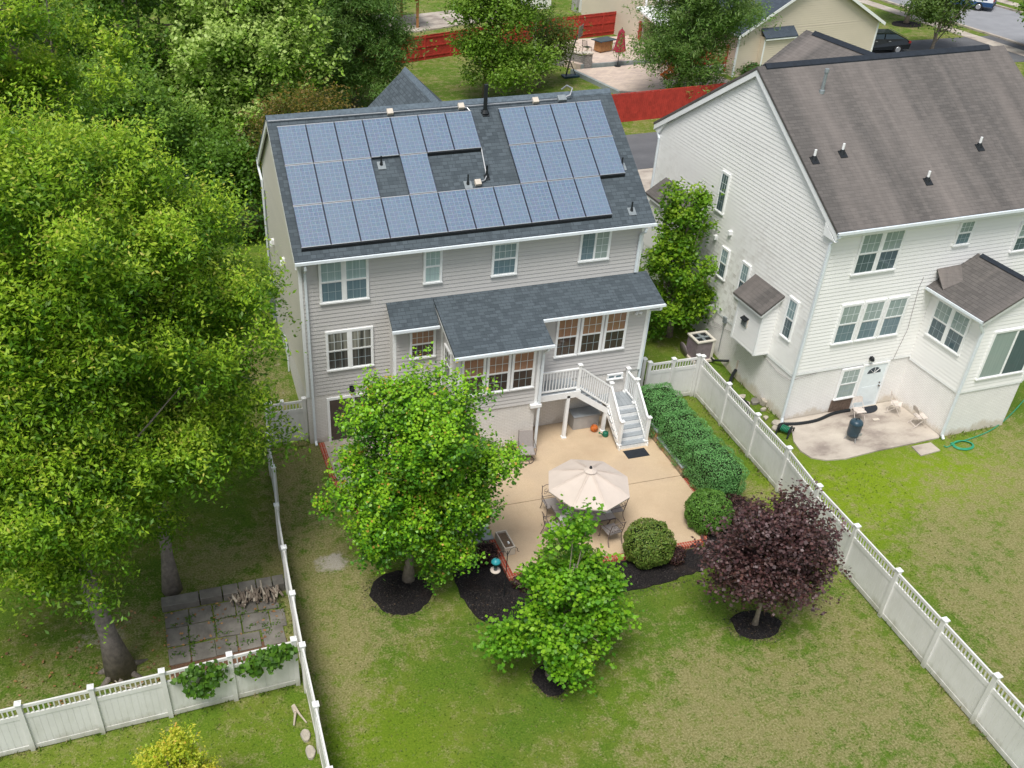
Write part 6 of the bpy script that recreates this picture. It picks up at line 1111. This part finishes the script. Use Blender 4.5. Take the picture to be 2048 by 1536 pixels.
# ------------------------------------------------------------------ background trees
LT=[(.27,.46,.05),(.33,.52,.06),(.21,.4,.04),(.37,.55,.13)]; DK=[(.042,.13,.018),(.058,.16,.024),(.075,.19,.03),(.03,.095,.014)]; MD=[(.11,.25,.025),(.14,.3,.032),(.09,.21,.022)]
PN=[(.13,.26,.05),(.17,.31,.06),(.1,.21,.04),(.2,.34,.075)]; OL=[(.12,.175,.035),(.16,.215,.045),(.095,.145,.03)]
BT='trees behind the houses'
kw=dict(bark='bark_l',group=BT,cs=.5,cl=20,slen=.7,spread=.22,per=11,limbs=8)
tree('shade_tree','large pale green maple behind the left end of the solar roof',(1.6,31.5,G),[(0,0,2.6,4.0,3.6,2.0),(-.6,0,5.4,4.0,3.6,2.8),(1.4,.2,5.0,3.2,3.0,2.4),(.2,0,8.4,3.2,3.0,2.4),(-2.4,-.4,3.8,2.2,2.0,1.8),(2.2,0,7.4,2.2,2.2,1.9),(0,0,10.5,2.2,2.2,1.6)],6000,.28,LT,[(.52,.66,.2),(.45,.6,.15),(.5,.6,.24)],.75,(.3,.1),seed=51,wid=.7,**kw)
tree('shade_tree','dark dense tree between the pale maple and the feathery pine',(6.2,40,G),[(0,0,3.5,3.2,3.0,3.0),(.2,0,7.5,3.4,3.2,3.4),(-1,0,11,3.0,3,2.6),(2,0,10,2.5,2.5,2.6)],1500,.32,DK,[(.06,.13,.02)],.2,(.3,.1),seed=52,wid=.75,**kw)
tree('pine_tree','feathery pine left of the far red fence behind the ridge',(9.6,36.2,G),[(0,0,2.2,3.0,2.8,1.7),(.2,0,4.2,3.1,3.0,2.0),(.6,0,6.3,2.7,2.6,1.9),(.3,0,8.2,1.9,1.9,1.6),(2.0,0,4.0,1.7,1.6,1.0),(-2.0,0,3.0,1.6,1.5,1.1)],4200,.3,[(.095,.21,.04),(.13,.27,.05),(.165,.3,.065)],[(.14,.2,.06)],.25,(.18,.06),seed=53,wid=.24,lump=.3,**{**kw,'per':15})
tree('locust_tree','airy light green locust in front of the far red fence',(19.2,36.8,G),[(.0,-.5,3.2,2.0,1.8,1.3),(.4,-.8,1.8,2.2,1.6,1.0),(.0,0,5.2,2.6,2.4,1.7),(.6,0,7.3,3.0,2.8,1.9),(-1.2,0,6.8,2.2,2.2,1.6),(2.3,0,5.0,1.8,1.7,1.4),(.8,0,9.4,2.0,2.0,1.5),(-1.6,-.4,3.6,1.5,1.4,1.1),(1.2,-1.6,2.4,2.6,1.6,1.3)],3200,.24,[(.18,.35,.035),(.23,.41,.04),(.15,.29,.03)],[(.25,.35,.06)],.3,(.11,.05),seed=54,wid=.6,lump=.32,inner=.25,**{**kw,'limbs':14})
tree('ornamental_tree','small olive green tree beside the basketball hoop',(24.0,38.4,G),[(0,0,2.0,1.9,1.7,1.3),(.5,0,3.5,1.6,1.5,1.2),(1.2,0,2.6,1.2,1.2,1.0),(-.8,-.5,1.4,1.2,1.0,.8)],850,.2,OL,[(.2,.25,.06)],.2,(.07,.03),seed=55,wid=.5,lump=.3,inner=.25,**kw)
tree('pine_tree','feathery pine standing over the near red fence beside the beige garage',(32.2,32.6,G),[(0,0,3.2,3.5,3.0,1.8),(.3,0,5.4,3.5,3.1,2.0),(.2,0,7.6,3.1,2.9,2.0),(.6,0,9.6,2.3,2.2,1.8),(-2.5,0,3.2,1.6,1.5,1.0),(2.8,0,4.4,1.8,1.6,1.2),(.4,-.6,1.4,1.6,1.4,.9)],5200,.3,PN,[(.2,.26,.09),(.16,.22,.07)],.3,(.17,.06),seed=56,wid=.24,lump=.34,inner=.3,**{**kw,'per':15,'limbs':16})
tree('shade_tree','dark green woodland tree at the top edge left of the pale maple',(-9.5,38,G),[(0,0,4,4,3.4,3),(0,0,8,4.2,3.6,3.4),(-1,0,12,3.6,3.2,3)],1700,.32,DK+MD,[(.1,.18,.03)],.25,(.3,.1),seed=57,wid=.7,**kw)
tree('shade_tree','mid green woodland tree above the left maples near the top edge',(-4.5,33,G),[(0,0,3.5,3.0,2.8,2.4),(-.5,0,6.8,3.2,3.0,2.6),(.3,0,9.6,2.6,2.4,2.2)],1500,.28,MD,[(.14,.22,.03)],.3,(.25,.1),seed=58,wid=.7,**kw)
tree('shade_tree','dark woodland tree filling the far top left corner',(-16.5,36,G),[(0,0,5,4.5,4,3.4),(0,0,10,4.5,4,3.6),(-1,0,14,3.5,3.2,3)],1700,.34,DK+MD,[(.1,.18,.03)],.2,(.3,.1),seed=59,wid=.7,**kw)
tree('shade_tree','dark woodland tree standing furthest back behind the pale maple',(-1,47,G),[(0,0,5,4.5,4,3.6),(0,0,10,4.5,4,3.8),(2,0,14,3.5,3.2,3)],1600,.36,DK,[(.08,.15,.025)],.2,(.3,.1),seed=60,wid=.75,**kw)
tree('shade_tree','mid green rounded tree between the left maples and the dark gable tree',(-5.2,20.5,G),[(0,0,2.2,2.4,2.2,1.7),(.4,0,4.6,2.4,2.2,2.0),(-.8,.2,6.0,2.0,1.9,1.7),(1.6,.2,3.0,1.6,1.5,1.3)],2600,.24,MD,[(.2,.34,.05),(.24,.38,.06)],.5,(.16,.06),seed=69,wid=.65,**kw)
tree('shade_tree','dense dark tree close beside the left gable of the taupe house',(-.9,18.3,G),[(0,0,1.7,1.8,1.9,1.1),(.5,.4,2.7,1.6,1.7,1.0),(-.5,.6,3.0,1.4,1.5,1.0),(.8,1,1.9,1.5,1.5,1.0)],1800,.22,MD,[(.14,.26,.03)],.3,(.14,.05),seed=61,wid=.65,**kw)
tree('ornamental_tree','bronze tinted small tree just beyond the left end of the ridge',(3.4,17.6,G),[(0,0,3.2,2.0,1.8,1.7),(.5,.2,5.0,1.7,1.6,1.5),(-.9,.2,4.8,1.5,1.4,1.4)],1400,.17,[(.09,.11,.018),(.07,.1,.015),(.13,.11,.02)],[(.26,.17,.03),(.2,.12,.03)],.4,(.1,.04),seed=62,wid=.55,**kw)
tree('street_tree','dark round street tree with a mulch ring by the sidewalk',(63.5,48.7,G),[(0,0,4.0,2.4,2.4,1.8),(0,0,5.8,2.0,2.0,1.8)],750,.32,DK,[(.05,.12,.02)],.2,(.16,.06),seed=63,wid=.7,**{**kw,'group':'street trees'})
tree('street_tree','pale airy street tree rising over the far roof ridge',(58.6,39.4,G),[(0,0,2.5,2.6,2.4,1.5),(.4,0,4.2,2.3,2.2,1.6),(1.6,.4,3.8,1.6,1.5,1.3),(-1.6,0,3.0,1.5,1.4,1.0),(.3,0,5.8,1.4,1.4,1.2)],850,.28,[(.1,.18,.04),(.13,.21,.05),(.08,.15,.03)],[(.2,.28,.08)],.3,(.12,.05),seed=64,wid=.55,lump=.3,inner=.25,**{**kw,'group':'street trees'})
tree('street_tree','green street tree cut by the right edge of the view',(66.8,36.6,G),[(0,0,3.2,2.2,2.2,1.7),(.2,0,4.6,1.8,1.8,1.4)],800,.28,MD,[(.16,.24,.03)],.25,(.14,.05),seed=65,wid=.65,**{**kw,'group':'street trees'})
shrub('garden_bush','small dark bush at the foot of the beige garage wall',(40.6,36.9,.85),.9,.5,.6,500,.18,DK,2.0,66,cat='bush',lump=.2,wid=.6); shrub('garden_bush','dark bush behind the left gable beside the mulch',(-.2,16.6,G),1.3,.9,1.0,1500,.14,DK,2.0,67,cat='bush',lump=.2,wid=.6)
shrub('garden_bush','bright green tuft of plants just behind the white gate',(13.9,.2,.0),.55,.35,.25,500,.09,MD,2.0,68,cat='bush',lump=.2,wid=.4)
